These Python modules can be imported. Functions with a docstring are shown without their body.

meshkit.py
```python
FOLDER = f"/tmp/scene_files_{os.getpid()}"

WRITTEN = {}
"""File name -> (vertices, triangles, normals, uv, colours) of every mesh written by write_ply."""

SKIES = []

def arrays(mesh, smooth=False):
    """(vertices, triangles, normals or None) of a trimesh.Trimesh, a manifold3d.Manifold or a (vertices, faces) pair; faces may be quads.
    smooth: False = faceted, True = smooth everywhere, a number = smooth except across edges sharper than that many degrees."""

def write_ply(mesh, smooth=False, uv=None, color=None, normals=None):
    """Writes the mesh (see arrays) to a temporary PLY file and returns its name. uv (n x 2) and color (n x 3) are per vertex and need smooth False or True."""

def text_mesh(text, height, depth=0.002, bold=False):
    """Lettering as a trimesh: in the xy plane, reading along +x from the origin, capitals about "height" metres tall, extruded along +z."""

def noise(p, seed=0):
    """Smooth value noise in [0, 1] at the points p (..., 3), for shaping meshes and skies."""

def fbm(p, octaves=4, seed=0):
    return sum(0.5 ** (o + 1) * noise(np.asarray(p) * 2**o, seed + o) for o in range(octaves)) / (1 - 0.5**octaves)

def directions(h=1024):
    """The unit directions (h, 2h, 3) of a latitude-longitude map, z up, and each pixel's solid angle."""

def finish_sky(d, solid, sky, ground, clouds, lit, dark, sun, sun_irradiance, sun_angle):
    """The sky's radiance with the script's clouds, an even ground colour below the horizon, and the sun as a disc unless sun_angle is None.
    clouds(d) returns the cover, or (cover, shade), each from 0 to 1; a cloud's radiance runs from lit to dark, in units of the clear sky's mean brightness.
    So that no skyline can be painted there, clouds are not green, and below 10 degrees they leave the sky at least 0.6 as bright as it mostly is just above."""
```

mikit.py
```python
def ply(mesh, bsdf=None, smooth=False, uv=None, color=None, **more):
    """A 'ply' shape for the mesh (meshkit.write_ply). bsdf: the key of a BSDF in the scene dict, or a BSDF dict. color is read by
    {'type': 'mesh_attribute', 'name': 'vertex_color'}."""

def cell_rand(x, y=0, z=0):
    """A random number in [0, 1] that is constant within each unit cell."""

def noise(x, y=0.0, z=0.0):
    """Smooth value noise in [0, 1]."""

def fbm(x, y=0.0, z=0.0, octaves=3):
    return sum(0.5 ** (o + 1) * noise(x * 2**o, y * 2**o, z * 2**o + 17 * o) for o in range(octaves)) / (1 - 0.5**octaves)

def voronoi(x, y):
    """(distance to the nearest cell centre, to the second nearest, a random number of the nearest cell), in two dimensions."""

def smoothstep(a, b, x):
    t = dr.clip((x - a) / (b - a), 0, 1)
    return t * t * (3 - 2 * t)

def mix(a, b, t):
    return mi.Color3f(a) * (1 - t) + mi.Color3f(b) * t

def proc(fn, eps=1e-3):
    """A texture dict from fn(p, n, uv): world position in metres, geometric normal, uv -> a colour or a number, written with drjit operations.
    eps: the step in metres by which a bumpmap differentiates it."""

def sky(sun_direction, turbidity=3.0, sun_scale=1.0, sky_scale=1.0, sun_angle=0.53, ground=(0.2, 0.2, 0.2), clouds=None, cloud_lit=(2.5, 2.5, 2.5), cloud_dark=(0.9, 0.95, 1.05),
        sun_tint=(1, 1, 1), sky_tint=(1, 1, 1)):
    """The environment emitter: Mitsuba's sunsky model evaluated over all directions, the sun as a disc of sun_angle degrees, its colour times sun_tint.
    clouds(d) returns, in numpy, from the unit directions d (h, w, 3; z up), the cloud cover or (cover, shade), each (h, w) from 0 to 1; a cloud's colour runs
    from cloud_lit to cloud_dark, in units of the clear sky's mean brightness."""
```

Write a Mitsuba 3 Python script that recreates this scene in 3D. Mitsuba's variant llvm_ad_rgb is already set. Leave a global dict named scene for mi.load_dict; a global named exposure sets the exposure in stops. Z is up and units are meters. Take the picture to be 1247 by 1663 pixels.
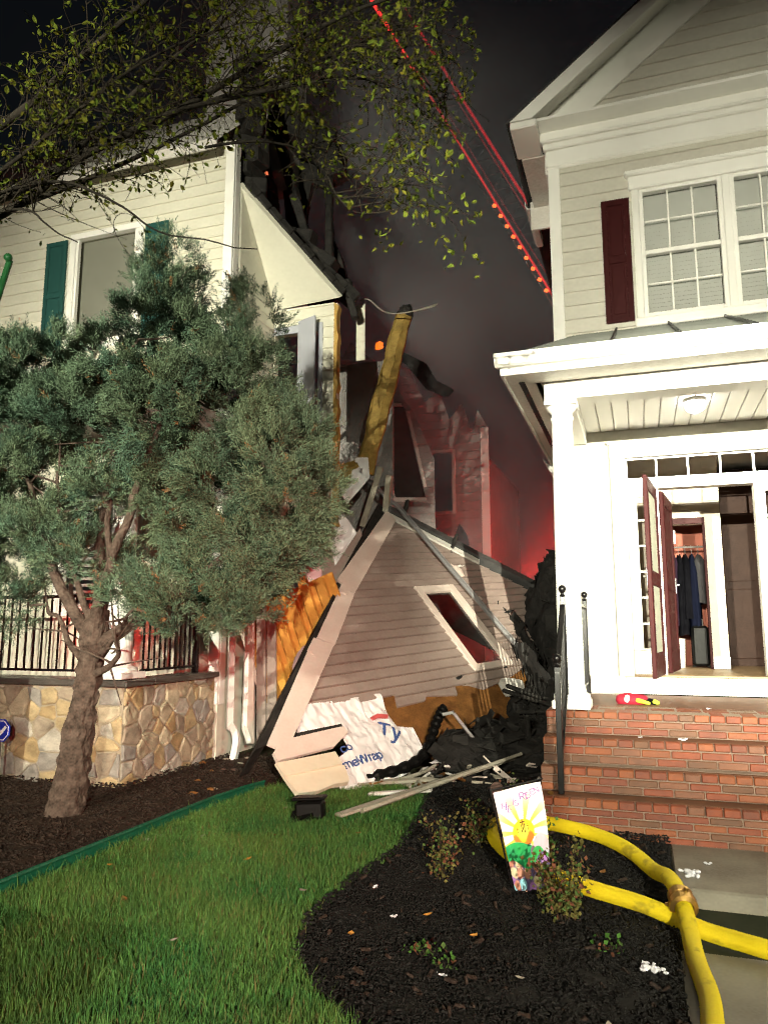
import math, random
import numpy as np, trimesh, drjit as dr, mitsuba as mi
import mikit, meshkit
from mikit import proc, noise as tnoise, fbm as tfbm, smoothstep as tss, mix as tmix, voronoi as tvor, cell_rand
from shapely.geometry import Polygon, box as sbox, MultiPolygon
from shapely.ops import unary_union
from scipy.spatial import Voronoi
T = mi.ScalarTransform4f
random.seed(7)
rng = np.random.default_rng(11)
scene, labels, used = {}, {}, {}

# ------------------------------------------------------------------ camera
PITCH, YAW = math.radians(8.74), math.radians(18.7)
fw = [-math.sin(YAW) * math.cos(PITCH), math.cos(YAW) * math.cos(PITCH), math.sin(PITCH)]
scene['camera'] = {'type': 'perspective', 'fov': 54.13, 'fov_axis': 'x', 'near_clip': 0.05, 'far_clip': 600.0,
                   'to_world': T().look_at(origin=[0, 0, 1.6], target=[fw[0], fw[1], 1.6 + fw[2]], up=[0, 0, 1])}
# ------------------------------------------------------------------ night sky with drifting smoke
def smoke_cover(d):
    p = np.stack([d[..., 0] * 3.2, d[..., 1] * 3.2, d[..., 2] * 2.4], -1)
    n = meshkit.fbm(p + 3.1, 5, 4)
    return np.clip((n - 0.36) * 2.6, 0, 1)
scene['sky'] = mikit.sky((0.2, -0.95, 0.22), turbidity=3, sun_scale=0.0, sky_scale=0.09, ground=(0.05, 0.05, 0.05), clouds=smoke_cover,
                         cloud_lit=(1.5, 1.5, 1.75), cloud_dark=(0.6, 0.6, 0.7), sky_tint=(1.0, 0.93, 0.8))
scene['sky']['sampling_weight'] = 2.0
exposure = -0.12
# ------------------------------------------------------------------ fire scene lights and added fill heads (on the light tower and the vehicles behind the camera)
FLOOD = [  # x, y, z of the lamp, aimed at, intensity, cutoff, beam width
    ((-3.0, -9.0, 3.75), (0.8, 8.4, 2.5), 1500, 8.5, 3),
    ((-0.55, -9.0, 3.75), (1.2, 8.4, 3.8), 1250, 16, 6),
    ((-3.0, -9.0, 4.15), (-6.6, 8.3, 3.6), 1500, 17, 8),
    ((-1.4, -9.0, 4.15), (-3.2, 7.0, 0.3), 420, 14, 6),
    ((5.2, -8.5, 3.4), (0.3, 8.4, 2.5), 3700, 8.0, 3.2),
    ((5.2, -8.5, 3.9), (-0.8, 4.4, 0.0), 1050, 20, 9),  # extra fill head, added to lift the lawn and foreground
    ((-2.2, -9.0, 4.15), (-4.6, 12.0, 8.6), 800, 14, 6)]  # extra head, added to brighten the smoke and charred roof
FLOOD_TINT = (1.0, 0.965, 0.75)
RED_BEAMS = [((5.2, -6.4, 2.6), (-4.9, 8.2, 0.9), 360.0, 11, 3.5), ((-8.0, -5.5, 2.9), (-6.7, 8.3, 1.75), 700.0, 4.0, 1.5)]   # lamp, aimed at, intensity, cutoff, beam width
REAR_RED = 520.0
SMOKE_SCALE = 0.22

# ------------------------------------------------------------------ helpers
def num(key):
    n = used.get(key, 0)
    used[key] = n + 1
    return key if n == 0 else f'{key}_{n:03d}'
def tag(key, label=None, cat=None, group=None, kind=None):
    d = labels.setdefault(key, {})
    for k, v in (('label', label), ('category', cat), ('group', group), ('kind', kind)):
        if v: d[k] = v
    return key
def cat(meshes):
    return trimesh.util.concatenate([m for m in meshes if m is not None and len(m.faces)])
def add(name, mesh, mat, label=None, category=None, group=None, kind=None, smooth=False, color=None, uv=None):
    key = num(name)
    if isinstance(mesh, list): mesh = cat(mesh)
    scene[key] = mikit.ply(mesh, mat, smooth=smooth, color=color, uv=uv)
    if label or category or group or kind: tag(key, label, category, group, kind)
    return key
def thing(name, label, category, group=None):
    return tag(num(name), label, category, group)
def part(parent, name, mesh, mat, label=None, **k):
    return add(parent + '__' + name, mesh, mat, label, **k)

def bx(x0, x1, y0, y1, z0, z1, b=0.0):
    x0, x1 = min(x0, x1), max(x0, x1); y0, y1 = min(y0, y1), max(y0, y1); z0, z1 = min(z0, z1), max(z0, z1)
    if b <= 0:
        m = trimesh.creation.box((x1 - x0, y1 - y0, z1 - z0)); m.apply_translation(((x0 + x1) / 2, (y0 + y1) / 2, (z0 + z1) / 2)); return m
    b = min(b, 0.45 * min(x1 - x0, y1 - y0, z1 - z0))
    pts = []
    for x, sx in ((x0, 1), (x1, -1)):
        for y, sy in ((y0, 1), (y1, -1)):
            for z, sz in ((z0, 1), (z1, -1)):
                pts += [(x + sx * b, y + sy * b, z), (x + sx * b, y, z + sz * b), (x, y + sy * b, z + sz * b)]
    return trimesh.Trimesh(np.array(pts)).convex_hull
class Frame:
    def __init__(s, o, u, v):
        s.o, s.u, s.v = np.array(o, float), np.array(u, float), np.array(v, float); s.n = np.cross(s.u, s.v)
    def at(s, a, b, d=0.0):
        return s.o + np.multiply.outer(np.asarray(a, float), s.u) + np.multiply.outer(np.asarray(b, float), s.v) + np.multiply.outer(np.broadcast_to(np.asarray(d, float), np.shape(a)), s.n)
    def box(s, a0, a1, b0, b1, d0, d1, bev=0.0):
        m = bx(a0, a1, b0, b1, d0, d1, bev); v = np.array(m.vertices)
        return trimesh.Trimesh(s.at(v[:, 0], v[:, 1], v[:, 2]), m.faces, process=False)
def polys(g):
    if g.is_empty: return []
    return [p for p in (g.geoms if hasattr(g, 'geoms') else [g]) if isinstance(p, Polygon) and p.area > 1e-5]
def slab(fr, poly, dfront, dback):
    """polygon(s) in a frame with a thickness; dfront may be a function of (a, b)"""
    out = []
    for p in polys(poly):
        v, f = trimesh.creation.triangulate_polygon(p, engine='earcut')
        v = np.array(v)
        df = dfront(v[:, 0], v[:, 1]) if callable(dfront) else np.full(len(v), dfront)
        F, B = fr.at(v[:, 0], v[:, 1], df), fr.at(v[:, 0], v[:, 1], dback)
        f = np.array(f)
        tri = v[f]; a = (tri[:, 1] - tri[:, 0]); c = (tri[:, 2] - tri[:, 0])
        fl = (a[:, 0] * c[:, 1] - a[:, 1] * c[:, 0]) < 0
        f[fl] = f[fl][:, ::-1]
        out.append(trimesh.Trimesh(np.vstack([F, B]), np.vstack([f, f[:, ::-1] + len(v)]), process=False))
        for ring, want in [(p.exterior, True), *((q, False) for q in p.interiors)]:
            r = np.array(ring.coords)[:-1]
            if ring.is_ccw != want: r = r[::-1]
            m = len(r)
            dr_ = dfront(r[:, 0], r[:, 1]) if callable(dfront) else np.full(m, dfront)
            F, B = fr.at(r[:, 0], r[:, 1], dr_), fr.at(r[:, 0], r[:, 1], dback)
            i = np.arange(m); j = (i + 1) % m
            q = np.vstack([np.stack([i, i + m, j + m], 1), np.stack([i, j + m, j], 1)])
            out.append(trimesh.Trimesh(np.vstack([F, B]), q, process=False))
    return cat(out) if out else None
def siding(parent, fr, outline, z0, z1, h, mats, proud=0.024, gap=0.0):
    k, z = 0, z0
    while z < z1 - 0.01:
        g = outline.intersection(sbox(-50, z, 50, min(z + h, z1) - gap))
        for g_ in polys(g):
            m = slab(fr, g_, lambda a, b, z=z: proud - (b - z) / h * (proud - 0.001), -0.012)
            part(parent, 'siding_board', m, mats[k % len(mats)] if isinstance(mats, list) else mats)
        z += h; k += 1
def tube(pts, r, sides=8, cap=True):
    p = np.asarray(pts, float); n = len(p)
    r = np.broadcast_to(np.asarray(r, float), (n,))
    t = np.gradient(p, axis=0); t /= np.linalg.norm(t, axis=1, keepdims=True) + 1e-12
    a = np.cross(t[0], [0, 0, 1.0] if abs(t[0][2]) < 0.9 else [1.0, 0, 0]); a /= np.linalg.norm(a)
    V = []
    ang = np.arange(sides) * 2 * np.pi / sides
    for i in range(n):
        a = a - t[i] * (a @ t[i]); a /= np.linalg.norm(a) + 1e-12
        b = np.cross(t[i], a)
        V.append(p[i] + r[i] * (np.cos(ang)[:, None] * a + np.sin(ang)[:, None] * b))
    V = np.vstack(V)
    i, j = np.meshgrid(np.arange(n - 1), np.arange(sides), indexing='ij'); k = (j + 1) % sides
    q = np.stack([i * sides + j, i * sides + k, (i + 1) * sides + k, (i + 1) * sides + j], -1).reshape(-1, 4)
    F = [q[:, [0, 1, 2]], q[:, [0, 2, 3]]]
    if cap:
        V = np.vstack([V, p[:1], p[-1:]]); c0, c1 = len(V) - 2, len(V) - 1
        js = np.arange(sides); ks = (js + 1) % sides
        F += [np.stack([ks, js, js * 0 + c0], 1), np.stack([js + (n - 1) * sides, ks + (n - 1) * sides, js * 0 + c1], 1)]
    return trimesh.Trimesh(V, np.vstack(F), process=False)
def smooth_path(pts, n=40):
    p = np.asarray(pts, float); t = np.arange(len(p)); s = np.linspace(0, len(p) - 1, n)
    from scipy.interpolate import PchipInterpolator, CubicSpline
    return np.stack([CubicSpline(t, p[:, k])(s) for k in range(p.shape[1])], 1)
def lathe(profile, at=(0, 0, 0), sections=36):
    m = trimesh.creation.revolve(np.array(profile, float), sections=sections); m.apply_translation(at); return m
def bar(a, b, w, h, bev=0.003, twist=0.0):
    """a straight piece of timber or metal from a to b, w wide and h high"""
    a, b = np.asarray(a, float), np.asarray(b, float); d = b - a; L = np.linalg.norm(d); d /= L
    s = np.cross(d, [0, 0, 1.0]); s = s / np.linalg.norm(s) if np.linalg.norm(s) > 1e-6 else np.array([1.0, 0, 0])
    u = np.cross(s, d)
    c, sn = math.cos(twist), math.sin(twist); s, u = c * s + sn * u, -sn * s + c * u
    m = bx(0, L, -w / 2, w / 2, -h / 2, h / 2, bev)
    M = np.eye(4); M[:3, 0], M[:3, 1], M[:3, 2], M[:3, 3] = d, np.cross(u, d), u, a
    m.apply_transform(M); return m
def sst(a, b, x):
    t = np.clip((np.asarray(x, float) - a) / (b - a), 0, 1); return t * t * (3 - 2 * t)
def ground(x, y):
    return sst(-2.4, -1.2, x) * (-0.05 + 0.16 * sst(4.3, 5.9, y))
def rubble(fr, poly, thick, amp, freq, step, seed=0):
    """a thin crumpled sheet over a polygon of a frame"""
    x0, y0, x1, y1 = poly.bounds
    pts = [(a, b) for a in np.arange(x0, x1, step) for b in np.arange(y0, y1, step)]
    from shapely import contains_xy
    P = np.array(pts) + rng.uniform(-0.25, 0.25, (len(pts), 2)) * step
    P = P[contains_xy(poly.buffer(-step * 0.4), P[:, 0], P[:, 1])]
    L = poly.exterior.length; E = np.array([poly.exterior.interpolate(s).coords[0] for s in np.arange(0, L, step)])
    P = np.vstack([P, E])
    from scipy.spatial import Delaunay
    d = Delaunay(P); f = d.simplices; c = P[f].mean(1)
    f = f[contains_xy(poly.buffer(1e-3), c[:, 0], c[:, 1])]
    q = np.column_stack([P * freq, np.full(len(P), seed * 3.7)])
    D = (meshkit.fbm(q, 4, seed) - 0.5) * 2 * amp + (np.abs(meshkit.noise(q * np.array([2.2, 0.7, 1]), seed + 5) - 0.5)) * amp + (np.abs(meshkit.noise(q * np.array([5.5, 1.6, 1]), seed + 8) - .5)) * amp * .7
    tri = P[f]; a = tri[:, 1] - tri[:, 0]; b = tri[:, 2] - tri[:, 0]; fl = a[:, 0] * b[:, 1] - a[:, 1] * b[:, 0] < 0
    f[fl] = f[fl][:, ::-1]
    V = np.vstack([fr.at(P[:, 0], P[:, 1], D + thick), fr.at(P[:, 0], P[:, 1], D)])
    return trimesh.Trimesh(V, np.vstack([f, f[:, ::-1] + len(P)]), process=False)

# ------------------------------------------------------------------ materials
def mat(name, rgb, rough=0.7, spec=0.3, **k):
    scene[name] = {'type': 'twosided', 'bsdf': {'type': 'principled', 'base_color': rgb if isinstance(rgb, dict) else {'type': 'rgb', 'value': list(rgb)}, 'roughness': rough, 'specular': spec, **k}}
    return name
def speckled(a, b, s=6.0, s2=60.0, w=0.5):
    """two tones mixed by a coarse and a fine grain"""
    return proc(lambda p, n, uv: tmix(a, b, dr.clip(w * (tfbm(p.x * s, p.y * s, p.z * s) * 2.4 - 0.7) + (1 - w) * (tnoise(p.x * s2, p.y * s2, p.z * s2)), 0, 1)))
def bumped(name, fn, scale, base):
    scene[name] = {'type': 'twosided', 'bsdf': {'type': 'bumpmap', 'scale': scale, 'texture': proc(fn), 'bsdf': base}}
    return name
mat('mat_siding_right', speckled((0.51, 0.49, 0.43), (0.59, 0.57, 0.50), 1.2, 30), 0.6)
mat('mat_siding_left', speckled((0.57, 0.555, 0.46), (0.65, 0.635, 0.535), 1.2, 30), 0.6)
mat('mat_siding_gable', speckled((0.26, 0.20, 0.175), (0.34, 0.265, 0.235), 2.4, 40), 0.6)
mat('mat_white_trim', (0.78, 0.77, 0.73), 0.45, 0.4)
mat('mat_white_dirty', speckled((0.72, 0.70, 0.66), (0.52, 0.48, 0.43), 3, 50), 0.5)
mat('mat_maroon', (0.036, 0.0045, 0.005), 0.5, 0.12)
mat('mat_green_shutter', (0.016, 0.066, 0.060), 0.5)
mat('mat_burnt_shingle', speckled((0.008, 0.008, 0.008), (0.030, 0.028, 0.026), 8, 120), 0.95, 0.1)
mat('mat_shingle', speckled((0.028, 0.028, 0.030), (0.075, 0.072, 0.070), 8, 120), 0.9)
mat('mat_roof_grey', speckled((0.30, 0.29, 0.27), (0.42, 0.41, 0.38), 5, 70), 0.9)
mat('mat_porch_roof', speckled((0.16, 0.17, 0.155), (0.22, 0.23, 0.21), 5, 60), 0.6)
mat('mat_black_metal', (0.004, 0.0035, 0.004), 0.3, 0.4)
mat('mat_char', speckled((0.006, 0.006, 0.006), (0.03, 0.027, 0.024), 9, 90), 0.75)
mat('mat_char_sheet', speckled((0.006, 0.006, 0.006), (0.024, 0.022, 0.021), 9, 90), 0.9, 0.15)
mat('mat_grey_panel', speckled((0.20, 0.19, 0.185), (0.36, 0.34, 0.33), 3, 40), 0.7)
mat('mat_rear_wall', speckled((0.20, 0.185, 0.18), (0.28, 0.26, 0.25), 2, 30), 0.8)
mat('mat_shade', (0.20, 0.20, 0.165), 0.9)
mat('mat_blind', (0.46, 0.47, 0.44), 0.6)
mat('mat_drywall', (0.60, 0.54, 0.46), 0.8)
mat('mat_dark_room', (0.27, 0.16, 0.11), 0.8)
mat('mat_hall_shade', speckled((0.035, 0.014, 0.009), (0.06, 0.026, 0.016), 6, 80), 0.5, 0.2)  # near-black brown holds the shade of the hall in its colour
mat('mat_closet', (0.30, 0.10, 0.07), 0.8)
mat('mat_wood_floor', speckled((0.30, 0.20, 0.11), (0.42, 0.30, 0.18), 3, 40), 0.4)
mat('mat_black_cloth', speckled((0.002, 0.002, 0.003), (0.006, 0.006, 0.008), 10, 150), 0.9, 0.02)
mat('mat_navy_cloth', (0.004, 0.005, 0.012), 0.9, 0.02)
mat('mat_purple_cloth', (0.014, 0.004, 0.016), 0.9)
mat('mat_grey_cloth', (0.035, 0.033, 0.036), 0.9)
mat('mat_paper', (0.75, 0.72, 0.70), 0.8)
mat('mat_mortar', speckled((0.16, 0.115, 0.088), (0.25, 0.19, 0.15), 8, 120), 0.9)
for i, c in enumerate([(0.37, 0.095, 0.05), (0.30, 0.085, 0.055), (0.42, 0.13, 0.06), (0.24, 0.11, 0.075), (0.33, 0.14, 0.10)]):
    c = (c[0] * .64, c[1] * .58, c[2] * .42)
    mat(f'mat_brick_{i}', speckled(c, tuple(0.6 * v + 0.012 for v in c), 14, 130), 0.55, 0.35)
mat('mat_concrete', speckled((0.115, 0.10, 0.078), (0.23, 0.21, 0.165), 2.6, 80, 0.7), 0.5, 0.4)
for i, c in enumerate([(0.58, 0.45, 0.26), (0.62, 0.54, 0.38), (0.44, 0.36, 0.27), (0.52, 0.38, 0.20), (0.40, 0.37, 0.33), (0.60, 0.56, 0.47)]):
    mat(f'mat_stone_{i}', speckled(tuple(0.84 * v for v in c), tuple(0.42 * v for v in c), 9, 70, 0.65), 0.85)
mat('mat_stone_joint', speckled((0.25, 0.21, 0.15), (0.36, 0.31, 0.23), 10, 100), 0.95)
mat('mat_cap', speckled((0.055, 0.05, 0.045), (0.10, 0.09, 0.08), 6, 80), 0.35, 0.5)
bumped('mat_bark', lambda p, n, uv: tfbm(p.x * 38 + 2 * tnoise(p.z * 9), p.y * 38, p.z * 11, 4), 0.035,
       {'type': 'principled', 'base_color': speckled((0.030, 0.021, 0.016), (0.135, 0.10, 0.080), 18, 70), 'roughness': 0.9, 'specular': 0.15})
mat('mat_twig', (0.026, 0.021, 0.016), 0.8, 0.05)
mat('mat_limb', speckled((0.010, 0.009, 0.007), (0.030, 0.026, 0.021), 12, 90), 0.8, 0.05)
scene['mat_juniper'] = {'type': 'twosided', 'bsdf': {'type': 'principled', 'base_color': {'type': 'mesh_attribute', 'name': 'vertex_color'}, 'roughness': 0.65, 'specular': 0.2}}
scene['mat_leaf'] = {'type': 'principledthin', 'base_color': {'type': 'mesh_attribute', 'name': 'vertex_color'}, 'roughness': 0.45, 'diff_trans': 0.7, 'eta': 1.35}
scene['mat_grass'] = {'type': 'principledthin', 'base_color': {'type': 'mesh_attribute', 'name': 'vertex_color'}, 'roughness': 0.4, 'diff_trans': 0.5, 'eta': 1.35}
mat('mat_lawn_soil', speckled((0.018, 0.022, 0.010), (0.03, 0.03, 0.015), 6, 90), 0.95)
bumped('mat_mulch', lambda p, n, uv: tfbm(p.x * 40, p.y * 40, p.z * 40, 3), 0.03,
       {'type': 'principled', 'base_color': speckled((0.0022, 0.002, 0.002), (0.008, 0.007, 0.006), 12, 120), 'roughness': 0.75, 'specular': 0.3})
bumped('mat_mulch_brown', lambda p, n, uv: tfbm(p.x * 40, p.y * 40, p.z * 40, 3), 0.03,
       {'type': 'principled', 'base_color': speckled((0.012, 0.007, 0.005), (0.034, 0.020, 0.013), 12, 120), 'roughness': 0.75, 'specular': 0.3})
mat('mat_asphalt', speckled((0.035, 0.035, 0.036), (0.06, 0.06, 0.06), 4, 120), 0.8)
mat('mat_orange_wood', speckled((0.50, 0.22, 0.04), (0.66, 0.33, 0.08), 5, 60), 0.9, 0.1)
mat('mat_osb', speckled((0.11, 0.045, 0.012), (0.25, 0.11, 0.03), 9, 70), 0.7)
mat('mat_ochre', speckled((0.17, 0.115, 0.03), (0.36, 0.235, 0.06), 10, 50), 0.8)
mat('mat_old_wood', speckled((0.20, 0.18, 0.14), (0.36, 0.33, 0.27), 7, 70), 0.8)
mat('mat_wrap', speckled((0.70, 0.69, 0.70), (0.80, 0.79, 0.79), 3, 30), 0.3, 0.5)
mat('mat_wrap_blue', (0.05, 0.09, 0.25), 0.5)
mat('mat_wrap_red', (0.55, 0.10, 0.10), 0.5)
mat('mat_insulation', speckled((0.62, 0.34, 0.38), (0.72, 0.50, 0.52), 12, 120), 0.95)
mat('mat_foam_white', speckled((0.75, 0.75, 0.78), (0.60, 0.60, 0.64), 14, 140), 0.9)
mat('mat_cream', speckled((0.66, 0.58, 0.44), (0.72, 0.65, 0.51), 3, 40), 0.5)
mat('mat_rake', speckled((0.60, 0.50, 0.44), (0.68, 0.58, 0.52), 3, 50), 0.5)
mat('mat_grey_metal', (0.42, 0.42, 0.43), 0.35, 0.5, metallic=0.6)
mat('mat_aluminium', (0.6, 0.6, 0.6), 0.3, 0.5, metallic=0.9)
bumped('mat_yellow_hose', lambda p, n, uv: dr.sin(uv.x * 2513.0) * dr.sin(uv.y * 377.0) * .5 + .4 * tfbm(p.x * 60, p.y * 60, p.z * 60, 2), 0.0022, {'type': 'principled', 'roughness': .55, 'specular': .3, 'base_color': proc(lambda p, n, uv: tmix(tmix((0.74, 0.55, 0.008), (0.80, 0.62, 0.02), tnoise(p.x * 160, p.y * 160, p.z * 160)), (0.20, 0.13, 0.03), tss(.62, .80, tfbm(p.x * 11, p.y * 11, p.z * 11, 4)) * .5))})
mat('mat_brass', (0.55, 0.33, 0.10), 0.3, 0.5, metallic=0.9)
mat('mat_edging', (0.008, 0.085, 0.045), 0.4, 0.4)
mat('mat_black_plastic', (0.003, 0.003, 0.003), 0.5, 0.12)
mat('mat_grey_door', (0.36, 0.37, 0.42), 0.5)
mat('mat_red_cloth', (0.30, 0.012, 0.03), 0.7)
mat('mat_hivis', (0.55, 0.62, 0.05), 0.6)
mat('mat_sign_blue', (0.015, 0.03, 0.35), 0.4)
mat('mat_sign_white', (0.8, 0.8, 0.82), 0.4)
mat('mat_brown_plate', (0.085, 0.045, 0.035), 0.6)
mat('mat_raw_edge', speckled((0.50, 0.33, 0.10), (0.34, 0.2, 0.05), 9, 60), 0.8)
mat('mat_green_pole', (0.01, 0.07, 0.02), 0.4)
mat('mat_tank', (0.30, 0.03, 0.025), 0.35, 0.5)
mat('mat_car', (0.05, 0.055, 0.06), 0.3, 0.5)
mat('mat_rubber', (0.02, 0.02, 0.02), 0.8)
scene['mat_pane'] = {'type': 'thindielectric', 'int_ior': 1.5}

# ------------------------------------------------------------------ the ground
def sheet(x0, x1, y0, y1, nx, ny, dz, fn=ground):
    xs, ys = np.linspace(x0, x1, nx), np.linspace(y0, y1, ny)
    X, Y = np.meshgrid(xs, ys, indexing='ij')
    V = np.stack([X, Y, fn(X, Y) + dz], -1).reshape(-1, 3)
    i, j = np.meshgrid(np.arange(nx - 1), np.arange(ny - 1), indexing='ij'); a = i * ny + j
    q = np.stack([a, a + ny, a + ny + 1, a + 1], -1).reshape(-1, 4)
    return trimesh.Trimesh(V, np.vstack([q[:, [0, 1, 2]], q[:, [0, 2, 3]]]), process=False)
def bed(poly, dz, step=0.06, amp=0.02, freq=7.0, edge=0.10):
    """a mounded sheet over a plan polygon"""
    fr = Frame((0, 0, 0), (1, 0, 0), (0, 1, 0))
    x0, y0, x1, y1 = poly.bounds
    from shapely import contains_xy, points, distance
    from scipy.spatial import Delaunay
    P = np.array([(a, b) for a in np.arange(x0, x1, step) for b in np.arange(y0, y1, step)]) + rng.uniform(-.2, .2, (1, 2)) * step
    P = P[contains_xy(poly.buffer(-step * 0.5), P[:, 0], P[:, 1])]
    E = np.array([poly.exterior.interpolate(s).coords[0] for s in np.arange(0, poly.exterior.length, step)])
    P = np.vstack([P, E]); f = Delaunay(P).simplices; c = P[f].mean(1)
    f = f[contains_xy(poly.buffer(1e-3), c[:, 0], c[:, 1])]
    tri = P[f]; a = tri[:, 1] - tri[:, 0]; b = tri[:, 2] - tri[:, 0]; fl = a[:, 0] * b[:, 1] - a[:, 1] * b[:, 0] < 0
    f[fl] = f[fl][:, ::-1]
    e = distance(points(P), poly.exterior)
    z = ground(P[:, 0], P[:, 1]) + dz * np.clip(e / edge, 0.15, 1) + amp * (meshkit.fbm(np.column_stack([P * freq, P[:, 0] * 0]), 4, 3) - 0.5) * 2 * np.clip(e / edge, 0.2, 1)
    return trimesh.Trimesh(np.column_stack([P, z]), f, process=False)
far = sheet(-300, 300, -12, 500, 2, 2, -0.32, lambda x, y: x * 0)
add('ground', [far, sheet(-14, 14, -4.9, 30, 57, 120, 0.0)], 'mat_lawn_soil', 'dark bare soil and lawn ground around the two houses', 'ground', kind='structure')
add('street', bx(-60, 60, -14, -6.2, -0.35, -0.17), 'mat_asphalt', 'asphalt street in front of the houses', 'street', kind='structure')
add('pavement', bx(-60, 60, -6.2, -4.9, -0.35, -0.03), 'mat_concrete', 'concrete pavement along the street', 'pavement', kind='structure')
MULCH_R = Polygon([(0.105, 2.4), (0.11, 5.84), (-0.70, 5.84), (-0.86, 6.6), (-0.86, 8.3), (-2.3, 8.4), (-2.05, 7.3), (-1.86, 6.55), (-1.74, 5.9), (-1.70, 5.25), (-1.84, 4.69), (-1.84, 4.1), (-1.72, 3.66), (-1.47, 3.37), (-1.15, 3.1), (-0.8, 2.4)])
add('mulch_bed', bed(MULCH_R, 0.05), 'mat_mulch', 'black mulch flower bed left of the walkway', 'flower bed', kind='structure', smooth=True)
MULCH_L = Polygon([(-3.73, 3.5), (-3.73, 6.0), (-3.66, 6.9), (-3.6, 8.6), (-4.9, 8.6), (-4.96, 6.5), (-8.0, 6.5), (-8.0, 4.3), (-5.2, 4.1), (-4.6, 3.5)])
add('mulch_bed', bed(MULCH_L, 0.06), 'mat_mulch_brown', 'dark brown mulch bed around the juniper trunk', 'flower bed', kind='structure', smooth=True)
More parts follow.
